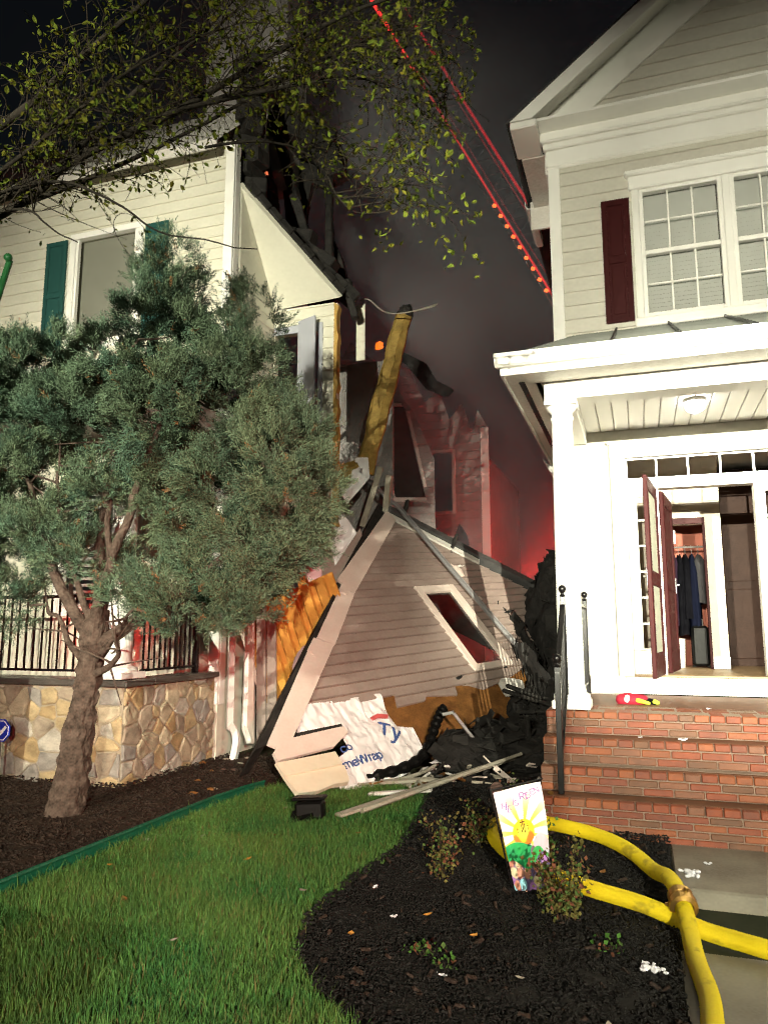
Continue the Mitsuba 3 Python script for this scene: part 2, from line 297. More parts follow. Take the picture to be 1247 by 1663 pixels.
# mulch chips
def chips(poly, n, dz, seed, size=(0.012, 0.035)):
    r = np.random.default_rng(seed)
    from shapely import contains_xy
    x0, y0, x1, y1 = poly.bounds
    P = r.uniform((x0, y0), (x1, y1), (n * 3, 2)); P = P[contains_xy(poly, P[:, 0], P[:, 1])][:n]
    base = np.array([[-1, -.35, -.2], [1, -.25, -.2], [.9, .3, -.2], [-.9, .35, -.2], [-.8, -.2, .25], [.8, -.2, .2], [.8, .2, .25], [-.85, .2, .2]])
    F = np.array([[4, 5, 6], [4, 6, 7], [0, 1, 5], [0, 5, 4], [1, 2, 6], [1, 6, 5], [2, 3, 7], [2, 7, 6], [3, 0, 4], [3, 4, 7]])
    n = len(P); s = r.uniform(*size, n)[:, None, None]
    R = trimesh.transformations.random_rotation_matrix
    yaw, tilt = r.uniform(0, 6.28, n), r.normal(0, 0.45, n)
    V = base[None] * s
    V = np.stack([V[..., 0] * np.cos(tilt)[:, None] - V[..., 2] * np.sin(tilt)[:, None], V[..., 1], V[..., 0] * np.sin(tilt)[:, None] + V[..., 2] * np.cos(tilt)[:, None]], -1)
    V = np.stack([V[..., 0] * np.cos(yaw)[:, None] - V[..., 1] * np.sin(yaw)[:, None], V[..., 0] * np.sin(yaw)[:, None] + V[..., 1] * np.cos(yaw)[:, None], V[..., 2]], -1)
    z = ground(P[:, 0], P[:, 1]) + dz + r.uniform(-0.004, 0.012, n)
    V += np.column_stack([P, z])[:, None, :]
    return trimesh.Trimesh(V.reshape(-1, 3), (F[None] + (np.arange(n) * 8)[:, None, None]).reshape(-1, 3), process=False)
add('mulch_chips', chips(MULCH_R.intersection(sbox(-2.4, 2.6, 0.2, 7.5)), 24000, 0.052, 5, (0.005, 0.017)), 'mat_mulch', 'loose black wood chips covering the right bed', 'mulch', kind='stuff')
add('mulch_chips', chips(MULCH_R.intersection(sbox(-2.4, 2.6, 0.2, 7.5)), 260, 0.056, 15, (0.014, 0.036)), 'mat_mulch_brown', 'larger brown bark pieces among the black mulch', 'mulch', kind='stuff')
add('mulch_chips', chips(MULCH_L.intersection(sbox(-7, 3.6, -3.6, 8.6)), 9000, 0.062, 6, (0.008, 0.026)), 'mat_mulch_brown', 'loose brown wood chips covering the left bed', 'mulch', kind='stuff')
# grass
LAWN = unary_union([Polygon([(-3.66, 2.0), (-3.66, 5.4), (-3.64, 6.85), (-3.4, 7.15), (-2.4, 7.5), (-2.05, 7.3), (-1.86, 6.55), (-1.74, 5.9), (-1.70, 5.25), (-1.84, 4.69), (-1.84, 4.1), (-1.72, 3.66), (-1.47, 3.37), (-1.15, 3.1), (-0.8, 2.2), (-0.8, 2.0)]),
                    Polygon([(-3.74, 2.6), (-3.74, 3.5), (-4.6, 3.5), (-5.2, 4.1), (-5.4, 4.5), (-6.2, 4.6), (-6.2, 2.6)])])
def grass(poly, n, seed):
    r = np.random.default_rng(seed)
    from shapely import contains_xy
    x0, y0, x1, y1 = poly.bounds
    P = r.uniform((x0, y0), (x1, y1), (n * 3, 2)); P = P[contains_xy(poly.buffer(.035), P[:, 0], P[:, 1])]; ins = contains_xy(poly, P[:, 0], P[:, 1]); P = P[ins | (r.random(len(P)) < .35)][:n]
    n = len(P)
    clump = meshkit.fbm(np.column_stack([P * 2.3, P[:, 0] * 0]), 3, 9)
    h = r.uniform(0.035, 0.075, n) * (0.75 + 0.6 * clump)
    tuft = r.random(n) < 0.03; h[tuft] *= r.uniform(1.3, 1.9, tuft.sum())
    w = r.uniform(0.0018, 0.0034, n); a = r.uniform(0, 6.28, n)
    lean = r.uniform(0.1, 0.75, n) * h; la = a + 1.57 + r.normal(0, 0.6, n)
    z = ground(P[:, 0], P[:, 1]) + 0.002
    B = np.column_stack([P, z]); side = np.column_stack([np.cos(a), np.sin(a), 0 * a]) * w[:, None]
    L = np.column_stack([np.cos(la), np.sin(la), 0 * a]) * lean[:, None]; up = np.array([0, 0, 1.0])
    V = np.stack([B - side, B + side, B - side * .8 + L * .3 + up * h[:, None] * .6, B + side * .8 + L * .3 + up * h[:, None] * .6, B + L + up * h[:, None]], 1)
    F = np.array([[0, 1, 3], [0, 3, 2], [2, 3, 4]])
    c = np.array([0.088, 0.190, 0.050]) * r.uniform(0.7, 1.35, (n, 1)) * np.array([1, 1, 1]) + r.normal(0, 0.006, (n, 3))
    c = c + (clump[:, None] - 0.5) * np.array([0.11, 0.09, 0.015])
    dry = r.random(n) < 0.05 + 0.25 * np.clip(clump - .6, 0, 1); c[dry] = np.array([0.20, 0.18, 0.07]) * r.uniform(0.7, 1.2, (dry.sum(), 1))
    return trimesh.Trimesh(V.reshape(-1, 3), (F[None] + (np.arange(n) * 5)[:, None, None]).reshape(-1, 3), process=False), np.clip(np.repeat(c, 5, 0), 0.004, 0.9)
gm, gc = grass(LAWN, 110000, 21)
add('grass', gm, 'mat_grass', 'lush green lawn grass between the two mulch beds', 'grass', kind='stuff', color=gc)
# walkway
add('path', [bx(0.115, 2.6, 4.93, 5.90, -0.3, 0.11, 0.012), bx(0.10, 2.6, 3.62, 4.924, -0.3, -0.045, 0.01), bx(0.09, 2.6, 1.6, 3.612, -0.3, -0.05, 0.01), bx(0.09, 2.6, -4.9, 1.592, -0.3, -0.055, 0.01)], 'mat_concrete', 'wet concrete walkway with one step up to the brick stairs', 'path', kind='structure')

# ------------------------------------------------------------------ the house on the right
RH = thing('right_house', 'pale beige sided house on the right with gable, lit porch and open front door', 'house')
YR = 8.38
FR = Frame((0, YR, 0), (1, 0, 0), (0, 0, 1))          # d points to the street
UP = sbox(-0.66, 4.62, 7.0 - 2.6, 7.0)                # second floor field
win_r = sbox(0.16, 2.05, 4.80, 6.72)
siding(RH, FR, UP.difference(sbox(0.13, 2.10, 4.86, 6.70)), 4.40, 6.94, 0.165, ['mat_siding_right'])
LOW = sbox(-0.76, 4.62, 1.10, 3.78).difference(sbox(-0.235, 1.72, 1.0, 3.565))
siding(RH, FR, LOW, 1.10, 3.78, 0.165, ['mat_siding_right'])
part(RH, 'wall', [bx(-0.76, -0.235, YR + 0.015, YR + 0.16, 0.1, 7.3), bx(1.72, 4.7, YR + 0.015, YR + 0.16, 0.1, 7.3), bx(-0.235, 1.72, YR + 0.015, YR + 0.16, 3.57, 4.80), bx(-0.235, 0.16, YR + 0.015, YR + 0.16, 4.8, 7.3), bx(2.05, 1.72, YR + 0.015, YR + 0.16, 4.8, 7.3), bx(0.16, 1.72, YR + 0.015, YR + 0.16, 6.68, 7.3),
                  bx(-0.76, -0.62, YR + 0.162, 20, 0.1, 7.35), bx(4.56, 4.7, YR + 0.162, 20, 0.1, 7.35), bx(-0.76, 4.7, 20, 20.15, 0.1, 7.35)], 'mat_siding_right')
part(RH, 'corner_board', [bx(-0.785, -0.655, YR - 0.03, YR + 0.012, 4.35, 7.0, 0.004), bx(-0.785, -0.764, YR + 0.0135, YR + 0.14, 0.3, 7.3, 0.004)], 'mat_white_trim')
# entablature: frieze board with mouldings
part(RH, 'frieze', [bx(-0.80, 4.75, YR - 0.04, YR + 0.01, 6.94, 7.18, 0.006), bx(-0.83, 4.8, YR - 0.075, YR + 0.01, 7.183, 7.26, 0.012), bx(-0.86, 4.83, YR - 0.11, YR + 0.01, 7.263, 7.39, 0.02), bx(-0.80, 4.75, YR - 0.058, YR + 0.012, 6.955, 6.99, 0.008)], 'mat_white_trim')
# pediment
GX0, GZ0, GS = -1.17, 7.43, 0.775
XM = 1.97
gab = Polygon([(-0.83, 7.40), (4.77, 7.40), (XM, 7.40 + (XM + 0.83) * GS)])
siding(RH, Frame((0, YR + 0.02, 0), (1, 0, 0), (0, 0, 1)), gab, 7.40, 9.7, 0.165, ['mat_siding_right'])
part(RH, 'gable_backing', slab(Frame((0, YR + 0.05, 0), (1, 0, 0), (0, 0, 1)), gab, 0.0, -0.1), 'mat_siding_right')
def rake(x_off, w, y0, y1, side):
    s = side
    P = [(GX0 + x_off, GZ0), (XM, GZ0 + (XM - GX0 - x_off) * GS), (XM, GZ0 + (XM - GX0 - x_off) * GS - w), (GX0 + x_off + w / GS, GZ0)]
    P = Polygon(P) if s > 0 else Polygon([(2 * XM - a, b) for a, b in P])
    return slab(Frame((0, y1, 0), (1, 0, 0), (0, 0, 1)), P, y1 - y0, 0)
for s in (1, -1):
    part(RH, 'rake_fascia', rake(0.0, 0.20, YR - 0.36, YR - 0.33, s), 'mat_white_trim')
    part(RH, 'rake_soffit', rake(0.06, 0.05, YR - 0.328, YR + 0.02, s), 'mat_white_trim')
    part(RH, 'rake_frieze', rake(0.09, 0.44, YR - 0.03, YR + 0.004, s), 'mat_white_trim')
    # roof slope
    P = [(GX0 - 0.03, GZ0 + 0.0), (XM, GZ0 + 0.005 + (XM - GX0 + 0.03) * GS), (XM, GZ0 + 0.03 + (XM - GX0 + 0.03) * GS), (GX0 - 0.05, GZ0 + 0.012)]
    if s < 0: P = [(2 * XM - a, b) for a, b in P]
    part(RH, 'roof_slope', slab(Frame((0, 20.3, 0), (1, 0, 0), (0, 0, 1)), Polygon(P), 20.3 - YR + 0.335, 0), 'mat_shingle')
# eave return and side eave
part(RH, 'eave_return', [bx(-1.17, -0.862, YR - 0.36, YR + 0.25, 7.33, 7.42, 0.012), bx(-0.86, 4.9, YR - 0.33, YR - 0.001, 7.392, 7.428, 0.004)], 'mat_white_trim')
part(RH, 'side_soffit', bx(-1.12, -0.79, YR + 0.252, 9.75, 7.32, 7.345), 'mat_white_dirty')
part(RH, 'side_frieze', bx(-0.83, -0.787, YR + 0.146, 9.75, 7.0, 7.318), 'mat_white_trim')
gut = [(0, 0), (0.085, 0), (0.12, 0.05), (0.12, 0.115), (0.105, 0.115), (0.105, 0.055), (0.08, 0.012), (0.012, 0.012), (0.012, 0.12), (0, 0.12)]
part(RH, 'eave_end', bx(-1.17, -0.79, 9.755, 9.80, 7.0, 7.42, .006), 'mat_white_dirty')
part(RH, 'side_gutter', slab(Frame((-1.125, 9.75, 7.31), (-1, 0, 0), (0, 0, 1)), Polygon(gut), 9.75 - YR - 0.27, 0), 'mat_white_trim')
# upper window: two double-hung units
def window_unit(parent, x0, x1, z0, z1, y, cols, rows, frame_mat='mat_white_trim', rail=True, blind=True, slat=0.05):
    w = tag(num(parent + '__window'))
    labels.pop(w, None)
    scene[w] = mikit.ply(cat([bx(x0, x0 + 0.045, y - 0.025, y + 0.06, z0, z1, .004), bx(x1 - 0.045, x1, y - 0.025, y + 0.06, z0, z1, .004), bx(x0 + .0455, x1 - .0455, y - 0.025, y + 0.06, z0, z0 + 0.055, .004), bx(x0 + .0455, x1 - .0455, y - 0.025, y + 0.06, z1 - 0.045, z1, .004)]
                             + ([bx(x0 + .0455, x1 - .0455, y - 0.018, y + 0.05, (z0 + z1) / 2 - 0.025, (z0 + z1) / 2 + 0.025, .004)] if rail else [])), frame_mat)
    xa, xb = x0 + 0.05, x1 - 0.05
    spans = [(z0 + 0.06, (z0 + z1) / 2 - 0.028, 0.012), ((z0 + z1) / 2 + 0.028, z1 - 0.05, 0.0)] if rail else [(z0 + 0.06, z1 - 0.05, 0.0)]
    for za, zb, dy in spans:
        bars = [bx(xa + (xb - xa) * i / cols - 0.009, xa + (xb - xa) * i / cols + 0.009, y + dy - 0.006, y + dy + 0.012, za, zb) for i in range(1, cols)]
        bars += [bx(xa, xb, y + dy - 0.005, y + dy + 0.011, za + (zb - za) * i / rows - 0.009, za + (zb - za) * i / rows + 0.009) for i in range(1, rows)]
        if bars: scene[num(w + '__glazing_bar')] = mikit.ply(cat(bars), frame_mat)
        for i in range(cols):
            for j in range(rows):
                a, b = xa + (xb - xa) * i / cols, xa + (xb - xa) * (i + 1) / cols
                c, d = za + (zb - za) * j / rows, za + (zb - za) * (j + 1) / rows
                scene[num(w + '__pane')] = mikit.ply((np.array([[a, y + dy + .003, c], [b, y + dy + .003, c], [b, y + dy + .003, d], [a, y + dy + .003, d]]), np.array([[0, 1, 2, 3]])), 'mat_pane')
    if blind:
        z = z0 + 0.06
        while z < z1 - 0.06:
            m = bx(x0 + 0.05, x1 - 0.05, -0.022, 0.022, -0.0012, 0.0012)
            m.apply_transform(trimesh.transformations.rotation_matrix(math.radians(-58), (1, 0, 0))); m.apply_translation((0, y + 0.10, z + 0.02))
            scene[num(w + '__slat')] = mikit.ply(m, 'mat_blind'); z += slat
    return w
for x0, x1 in ((0.205, 1.065), (1.145, 2.005)):
    window_unit(RH, x0, x1, 4.97, 6.50, YR, 3, 2)
part(RH, 'window_trim', [bx(0.13, 0.203, YR - 0.045, YR + 0.03, 4.97, 6.50, .005), bx(1.067, 1.143, YR - 0.04, YR + 0.06, 4.97, 6.5, .005), bx(2.007, 2.08, YR - 0.045, YR + 0.03, 4.97, 6.5, .005),
                         bx(0.10, 2.11, YR - 0.05, YR + 0.03, 6.503, 6.66, .006), bx(0.06, 2.15, YR - 0.09, YR + 0.02, 6.663, 6.72, .015), bx(0.11, 2.10, YR - 0.07, YR + 0.03, 4.86, 4.967, .01)], 'mat_white_trim')
part(RH, 'room_backing', bx(0.0, 2.2, YR + 0.35, YR + 0.4, 4.6, 6.8), 'mat_shade')
def shutter(parent, x0, x1, z0, z1, y, m, label=None):
    s = num(parent + '__shutter')
    zm = z0 + (z1 - z0) * 0.5
    scene[s] = mikit.ply(cat([bx(x0, x0 + 0.06, y - 0.045, y - 0.018, z0, z1, .003), bx(x1 - 0.06, x1, y - 0.045, y - 0.018, z0, z1, .003)] + [bx(x0 + .0605, x1 - .0605, y - 0.045, y - 0.018, a, a + 0.07, .003) for a in (z0, zm - 0.035, z1 - 0.07)] + [bx(x0 + .061, x1 - .061, y - 0.030, y - 0.0185, z0 + .0705, z1 - .0705)]), m)
    for a, b in ((z0 + 0.095, zm - 0.06), (zm + 0.06, z1 - 0.095)):
        scene[num(s + '__panel')] = mikit.ply(bx(x0 + 0.085, x1 - 0.085, y - 0.040, y - 0.0305, a, b, 0.008), m)
    if label: tag(s, label)
shutter(RH, -0.205, 0.10, 4.95, 6.42, YR, 'mat_maroon', 'dark maroon panelled shutter')
# porch roof and gutter
XG, YG, ZG = -1.08, 6.17, 3.80
pr_top = Frame((0, 0, 0), (1, 0, 0), (0, 1, 0))
zr = lambda y: ZG + 0.11 + (y - YG) * 0.44
V = np.array([[XG + .02, YG + .02, ZG + .10], [4.9, YG + .02, ZG + .10], [4.9, YR + .01, zr(YR)], [-0.55, YR + .01, zr(YR)], [XG + .02, YR + .6, ZG + .10], [-0.75, YR + .6, zr(YR) - .25]])
pr = trimesh.Trimesh(V, [[0, 1, 2], [0, 2, 3], [0, 3, 5], [0, 5, 4]], process=False)
pr2 = pr.copy(); pr2.vertices = pr2.vertices - np.array([0, 0, 0.03]); pr2.invert()
part(RH, 'porch_roof', [pr, pr2], 'mat_porch_roof')
for x in (-0.12, 0.42, 0.98, 1.5):
    part(RH, 'roof_seam', bar((x, YG + .05, zr(YG + .05) + .012), (x + 0.02, YR - 0.01, zr(YR) + .012), 0.02, 0.03), 'mat_black_metal')
k = 2.0
prof = [(0, 0), (0.05, 0), (0.075, 0.015), (0.10, 0.055), (0.12, 0.07), (0.12, 0.10), (0.108, 0.10), (0.108, 0.075), (0.09, 0.06), (0.065, 0.022), (0.045, 0.012), (0.012, 0.012), (0.012, 0.10), (0, 0.10)]
part(RH, 'porch_gutter', slab(Frame((4.9, YG + 0.03, ZG), (0, -1, 0), (0, 0, 1)), Polygon(prof), 4.9 - XG, 0.0), 'mat_white_trim')
part(RH, 'porch_side_gutter', slab(Frame((XG + 0.03, YR + 1.9, ZG), (-1, 0, 0), (0, 0, 1)), Polygon(prof), YR + 1.9 - YG, 0), 'mat_white_trim')
part(RH, 'porch_fascia', [bx(XG + 0.035, 4.9, YG + 0.034, YG + 0.06, ZG - 0.06, ZG + 0.098, .003), bx(XG + 0.036, XG + 0.06, YG + 0.062, YR + 1.9, ZG - 0.06, ZG + 0.098, .003)], 'mat_white_trim')
part(RH, 'porch_soffit', [bx(XG + 0.062, 4.9, YG + 0.062, 6.575, ZG - 0.035, ZG - 0.02), bx(XG + 0.062, -0.79, 6.577, YR + 1.9, ZG - 0.035, ZG - 0.02)], 'mat_white_dirty')
part(RH, 'soffit_vent', bx(XG + 0.15, XG + 0.20, 6.5, YR + 1.8, ZG - 0.039, ZG - 0.0352), 'mat_black_metal')
part(RH, 'porch_beam', [bx(-0.72, 4.9, 6.58, 6.83, 3.60, 3.764, .006), bx(-0.75, 4.9, 6.55, 6.86, 3.765, 3.80, .01), bx(-0.72, -0.47, 6.831, YR - 0.02, 3.60, 3.764, .006)], 'mat_white_trim')
for i in range(28):
    x = -0.468 + i * 0.15
    part(RH, 'ceiling_board', bx(x, x + 0.142, 6.832, YR - 0.02, 3.725, 3.745, .006), 'mat_white_trim')
part(RH, 'ceiling_backing', bx(-0.7, 4.9, 6.86, YR - .02, 3.75, 3.765), 'mat_white_dirty')
part(RH, 'downspout', tube(smooth_path([(XG + .07, YR + 1.72, ZG - .01), (XG + .07, YR + 1.72, ZG - .12), (XG + .2, YR + 1.72, ZG - .2), (-0.86, YR + 1.72, ZG - .28), (-0.83, YR + 1.72, ZG - .4), (-0.83, YR + 1.72, 0.3)], 30), 0.04, 10), 'mat_white_trim', smooth=40)
# porch column
CX, CY = -0.585, 6.72
def column(parent, x, y, z0, z1, r=0.105, m='mat_white_trim'):
    c = part(parent, 'column', lathe([(0, z0 + .07), (r * 1.42, z0 + .07), (r * 1.48, z0 + .09), (r * 1.42, z0 + .115), (r * 1.18, z0 + .13), (r * 1.12, z0 + .16), (r * 1.03, z0 + .2), (r * 1.0, z0 + .8), (r * .95, z0 + 1.5), (r * .86, z1 - .22), (r * .84, z1 - .17), (r * .94, z1 - .165), (r * .97, z1 - .15), (r * .94, z1 - .135), (r * .86, z1 - .13), (r * .86, z1 - .10), (r * 1.05, z1 - .08), (r * 1.25, z1 - .05), (r * 1.27, z1 - .042), (0, z1 - .042)], (x, y, 0)), m, smooth=35)
    scene[num(c + '__plinth')] = mikit.ply(bx(x - r * 1.5, x + r * 1.5, y - r * 1.5, y + r * 1.5, z0, z0 + .0695, .008), m)
    scene[num(c + '__abacus')] = mikit.ply(bx(x - r * 1.35, x + r * 1.35, y - r * 1.35, y + r * 1.35, z1 - .0415, z1, .006), m)
column(RH, CX, CY, 0.925, 3.60)
# brick steps
def brick_box(x0, x1, y0, y1, z0, z1):
    j = lambda: rng.uniform(-0.003, 0.003)
    m = bx(x0 + 0.004, x1 - 0.004, y0 + j(), y1, z0 + 0.004, z1 - 0.004 + 0.4 * j(), 0.006)
    return m
steps = num(RH + '__front_steps')
lev = [(6.55, .74, .92), (6.29, .55, .74), (6.09, .37, .55), (5.86, .10, .37)]
core = []
for i, (y, z0, z1) in enumerate(lev):
    yb = 8.3 if i == 0 else lev[i - 1][0] + 0.01
    core.append(bx(-0.785, 3.2, y + 0.012, yb if i == 0 else lev[i - 1][0] + 0.011, z0 - (.3 if i == 3 else 0.0), z1 - (0.012 if i else 0.004)))
core.append(bx(-0.785, 3.2, 6.562, 8.3, -0.2, 0.74)); core.append(bx(-0.785, 3.2, 6.2, 6.561, -0.2, 0.55)); 
scene[steps] = mikit.ply(cat(core), 'mat_mortar')
BR = [f'mat_brick_{i}' for i in range(5)]
for i, (y, z0, z1) in enumerate(lev):
    depth = 0.21 if i == 0 else 0.055
    if i: scene[num(steps + '__tread')] = mikit.ply(bx(-0.788, 3.2, y + 0.058, lev[i - 1][0] + 0.011, z1 - 0.05, z1 - 0.003, .003), 'mat_brick_3')
    n, w = 34, 0.1145
    for kx in range(n):
        x = -0.79 + kx * w
        if x > 2.6: continue
        scene[num(steps + '__brick')] = mikit.ply(brick_box(x, x + w, y - 0.012, y + depth, z1 - 0.062, z1), BR[rng.choice(5, p=[.35, .2, .3, .05, .1])])
    rows = int(round((z1 - 0.065 - z0) / 0.058)); hh = (z1 - 0.066 - z0) / rows
    for r_ in range(rows):
        zt = z1 - 0.066 - r_ * hh
        x = -0.79 - (0.11 if (r_ + i) % 2 else 0.0)
        while x < 2.6:
            a = max(x, -0.79); 
            scene[num(steps + '__brick')] = mikit.ply(brick_box(a, x + 0.213, y + 0.002, y + 0.07, zt - hh, zt), BR[rng.choice(5, p=[.2, .25, .12, .18, .25])])
            x += 0.213
for r_ in range(3):
    for kx in range(17):
        x = -0.79 + kx * 0.205
        if x > 2.6: continue
        scene[num(steps + '__brick')] = mikit.ply(brick_box(x, x + 0.205, 6.765 + r_ * 0.103, 6.765 + r_ * 0.103 + 0.1, 0.86, 0.921), BR[rng.choice(5, p=[.2, .25, .12, .18, .25])])
scene[num(steps + '__porch_paving')] = mikit.ply(bx(-0.785, 3.2, 7.075, 8.3, 0.74, 0.917), 'mat_brick_3')
# door surround
part(RH, 'door_surround', [bx(-0.235, -0.085, YR - 0.05, YR + 0.12, 1.10, 3.41, .005), bx(-0.24, 3.2, YR - 0.055, YR + 0.12, 3.413, 3.56, .006), bx(-0.26, 3.2, YR - 0.075, YR + 0.02, 3.563, 3.60, .008), bx(-0.084, 1.70, YR - 0.04, YR + 0.12, 3.06, 3.165, .005), bx(0.135, 0.235, YR - 0.045, YR + 0.12, 1.12, 3.058, .005), bx(1.155, 1.24, YR - 0.045, YR + 0.12, 1.12, 3.058, .005), bx(1.50, 1.72, YR - 0.05, YR + 0.12, 1.1, 3.41, .005),
                         bx(-0.084, 0.134, YR - 0.03, YR + 0.11, 1.12, 1.36, .005), bx(1.241, 1.499, YR - 0.03, YR + 0.11, 1.12, 1.36, .005)], 'mat_white_trim')
part(RH, 'threshold_board', bx(-0.53, 3.2, YR - 0.06, YR + 0.02, 0.925, 1.098, .005), 'mat_white_trim')
part(RH, 'door_sill', bx(-0.09, 1.5, YR - 0.10, YR + 0.12, 1.099, 1.119, .004), 'mat_wood_floor')
def lites(name, x0, x1, z0, z1, n, horizontal):
    w = num(RH + '__' + name); fm = 'mat_white_trim'
    B = [bx(x0, x0 + .018, YR, YR + .04, z0, z1), bx(x1 - .018, x1, YR, YR + .04, z0, z1), bx(x0 + .0182, x1 - .0182, YR, YR + .04, z0, z0 + .018), bx(x0 + .0182, x1 - .0182, YR, YR + .04, z1 - .018, z1)]
    for i in range(1, n):
        if horizontal: a = x0 + (x1 - x0) * i / n; B.append(bx(a - .011, a + .011, YR + .002, YR + .036, z0 + .019, z1 - .019))
        else: a = z0 + (z1 - z0) * i / n; B.append(bx(x0 + .019, x1 - .019, YR + .002, YR + .036, a - .011, a + .011))
    scene[w] = mikit.ply(cat(B), fm)
    for i in range(n):
        a, b, c, d = (x0 + (x1 - x0) * i / n, x0 + (x1 - x0) * (i + 1) / n, z0, z1) if horizontal else (x0, x1, z0 + (z1 - z0) * i / n, z0 + (z1 - z0) * (i + 1) / n)
        scene[num(w + '__pane')] = mikit.ply((np.array([[a, YR + .02, c], [b, YR + .02, c], [b, YR + .02, d], [a, YR + .02, d]]), np.array([[0, 1, 2, 3]])), 'mat_pane')
lites('transom', -0.08, 1.49, 3.17, 3.405, 5, True)
lites('sidelight', 0.0, 0.133, 1.365, 3.0, 6, False)
lites('sidelight', 1.243, 1.40, 1.365, 3.0, 6, False)
for m_ in ([bx(-0.084, -0.002, YR - 0.02, YR + .1, 1.362, 3.058, .004), bx(-.001, .134, YR - .02, YR + .1, 3.002, 3.058, .004)], [bx(1.402, 1.499, YR - 0.02, YR + .1, 1.362, 3.058, .004), bx(1.242, 1.401, YR - .02, YR + .1, 3.002, 3.058, .004)]): part(RH, 'sidelight_casing', m_, 'mat_white_trim')
# open doors, hinged on the left jamb, swung out over the porch
def door_leaf(name, hx, hy, ang, w, label, core):
    c, s = math.cos(ang), math.sin(ang)
    fr = Frame((hx, hy, 0), (c, s, 0), (0, 0, 1))
    D = num(RH + '__' + name)
    scene[D] = mikit.ply(cat([fr.box(0, .11, 1.13, 3.05, -.02, .02, .004), fr.box(w - .11, w, 1.13, 3.05, -.02, .02, .004)] + [fr.box(.1105, w - .1105, a, b, -.02, .02, .004) for a, b in ((1.13, 1.36), (2.0, 2.14), (2.92, 3.05))]), 'mat_maroon')
    for a, b in ((1.361, 1.999), (2.141, 2.919)):
        scene[num(D + '__panel')] = mikit.ply(fr.box(.112, w - .112, a, b, -.008, .008), core)
    scene[num(D + '__handle')] = mikit.ply(cat([fr.box(w - .085, w - .045, 1.98, 2.16, .0205, .03, .003), tube(fr.at([w - .065, w - .065, w - .16], [2.08] * 3, [.03, .06, .062]), .008, 8)]), 'mat_aluminium')
    tag(D, label)
    return fr
door_leaf('storm_door', 0.20, 8.33, math.radians(-97), 0.86, 'maroon storm door swung wide open over the porch', 'mat_shade')
door_leaf('front_door', 0.265, 8.50, math.radians(82), 0.86, 'maroon panelled front door pushed open into the hall', 'mat_maroon')
# interior hall
part(RH, 'hall_floor', bx(-0.6, 4.5, YR + .121, 19.8, 1.0, 1.105), 'mat_wood_floor')
part(RH, 'hall_ceiling', bx(-0.6, 4.5, YR + .161, 19.8, 3.80, 3.9), 'mat_drywall')
part(RH, 'hall_wall', [bx(-0.6, 0.30, 10.0, 10.1, 1.106, 3.79), bx(0.80, 0.985, 10.0, 10.1, 1.106, 3.79), bx(0.301, 0.799, 10.0, 10.1, 2.87, 3.79), bx(0.89, 0.985, 10.101, 12.4, 1.106, 3.79), bx(2.3, 2.4, 8.6, 13, 1.106, 3.79)], 'mat_drywall')
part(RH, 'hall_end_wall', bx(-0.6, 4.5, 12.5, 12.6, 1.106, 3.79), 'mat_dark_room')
idr = part(RH, 'hall_shade_board', bx(1.0, 2.28, 10.9, 10.94, 1.106, 3.70), 'mat_hall_shade', 'added dark panelled board standing in for the shade at the back of the hall')  # added board, its dark colour replaces the shade deep in the hall
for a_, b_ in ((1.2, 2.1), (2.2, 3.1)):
    for c_, d_ in ((1.08, 1.58), (1.68, 2.2)): scene[num(idr + '__panel')] = mikit.ply(bx(c_, d_, 10.885, 10.8995, a_, b_, .01), 'mat_hall_shade')
part(RH, 'baseboard', [bx(0.80, 0.99, 9.98, 9.998, 1.106, 1.25, .003)], 'mat_white_trim')
part(RH, 'closet_casing', [bx(0.77, 0.80, 9.97, 10.0, 1.106, 2.87, .003), bx(0.28, 0.80, 9.97, 9.999, 2.872, 2.95, .003)], 'mat_maroon')
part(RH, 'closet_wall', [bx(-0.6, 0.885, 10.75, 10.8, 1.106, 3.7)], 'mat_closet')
rod = add('closet_rod', tube([(-0.3, 10.35, 2.62), (0.88, 10.35, 2.62)], .012, 8), 'mat_aluminium', 'thin metal clothes rod inside the hall closet', 'closet rod')
def garment(x, z1, z0, w, m, label, seed):
    n = 22; r = np.random.default_rng(seed)
    V, zs = [], np.linspace(z1, z0, 14)
    for i, z in enumerate(zs):
        f = i / 13; hw = w * (0.25 + 0.75 * min(1, f * 7)) * (1 + .12 * f); dp = 0.05 + 0.10 * min(1, f * 5)
        a = np.arange(n) * 2 * np.pi / n
        rr = 1 + 0.13 * np.sin(5 * a + seed) * f + .06 * np.sin(9 * a + 2 * seed) * f
        V.append(np.column_stack([x + hw * .45 * np.cos(a) * rr, 10.35 + dp * 1.5 * np.sin(a) * rr, np.full(n, z) + .01 * np.sin(3 * a + seed)]))
    V = np.vstack(V); i, j = np.meshgrid(np.arange(13), np.arange(n), indexing='ij'); kk = (j + 1) % n
    q = np.stack([i * n + j, (i + 1) * n + j, (i + 1) * n + kk, i * n + kk], -1).reshape(-1, 4)
    g = thing('hanging_garment', label, 'clothes', 'clothes hanging in the hall closet')
    part(g, 'cloth', trimesh.Trimesh(V, np.vstack([q[:, [0, 1, 2]], q[:, [0, 2, 3]]]), process=False), m, smooth=50)
    part(g, 'hanger', [tube([(x, 10.30, z1 - .02), (x, 10.33, z1 + .05), (x, 10.35, 2.645), (x, 10.37, 2.62)], .004, 6)], 'mat_aluminium')
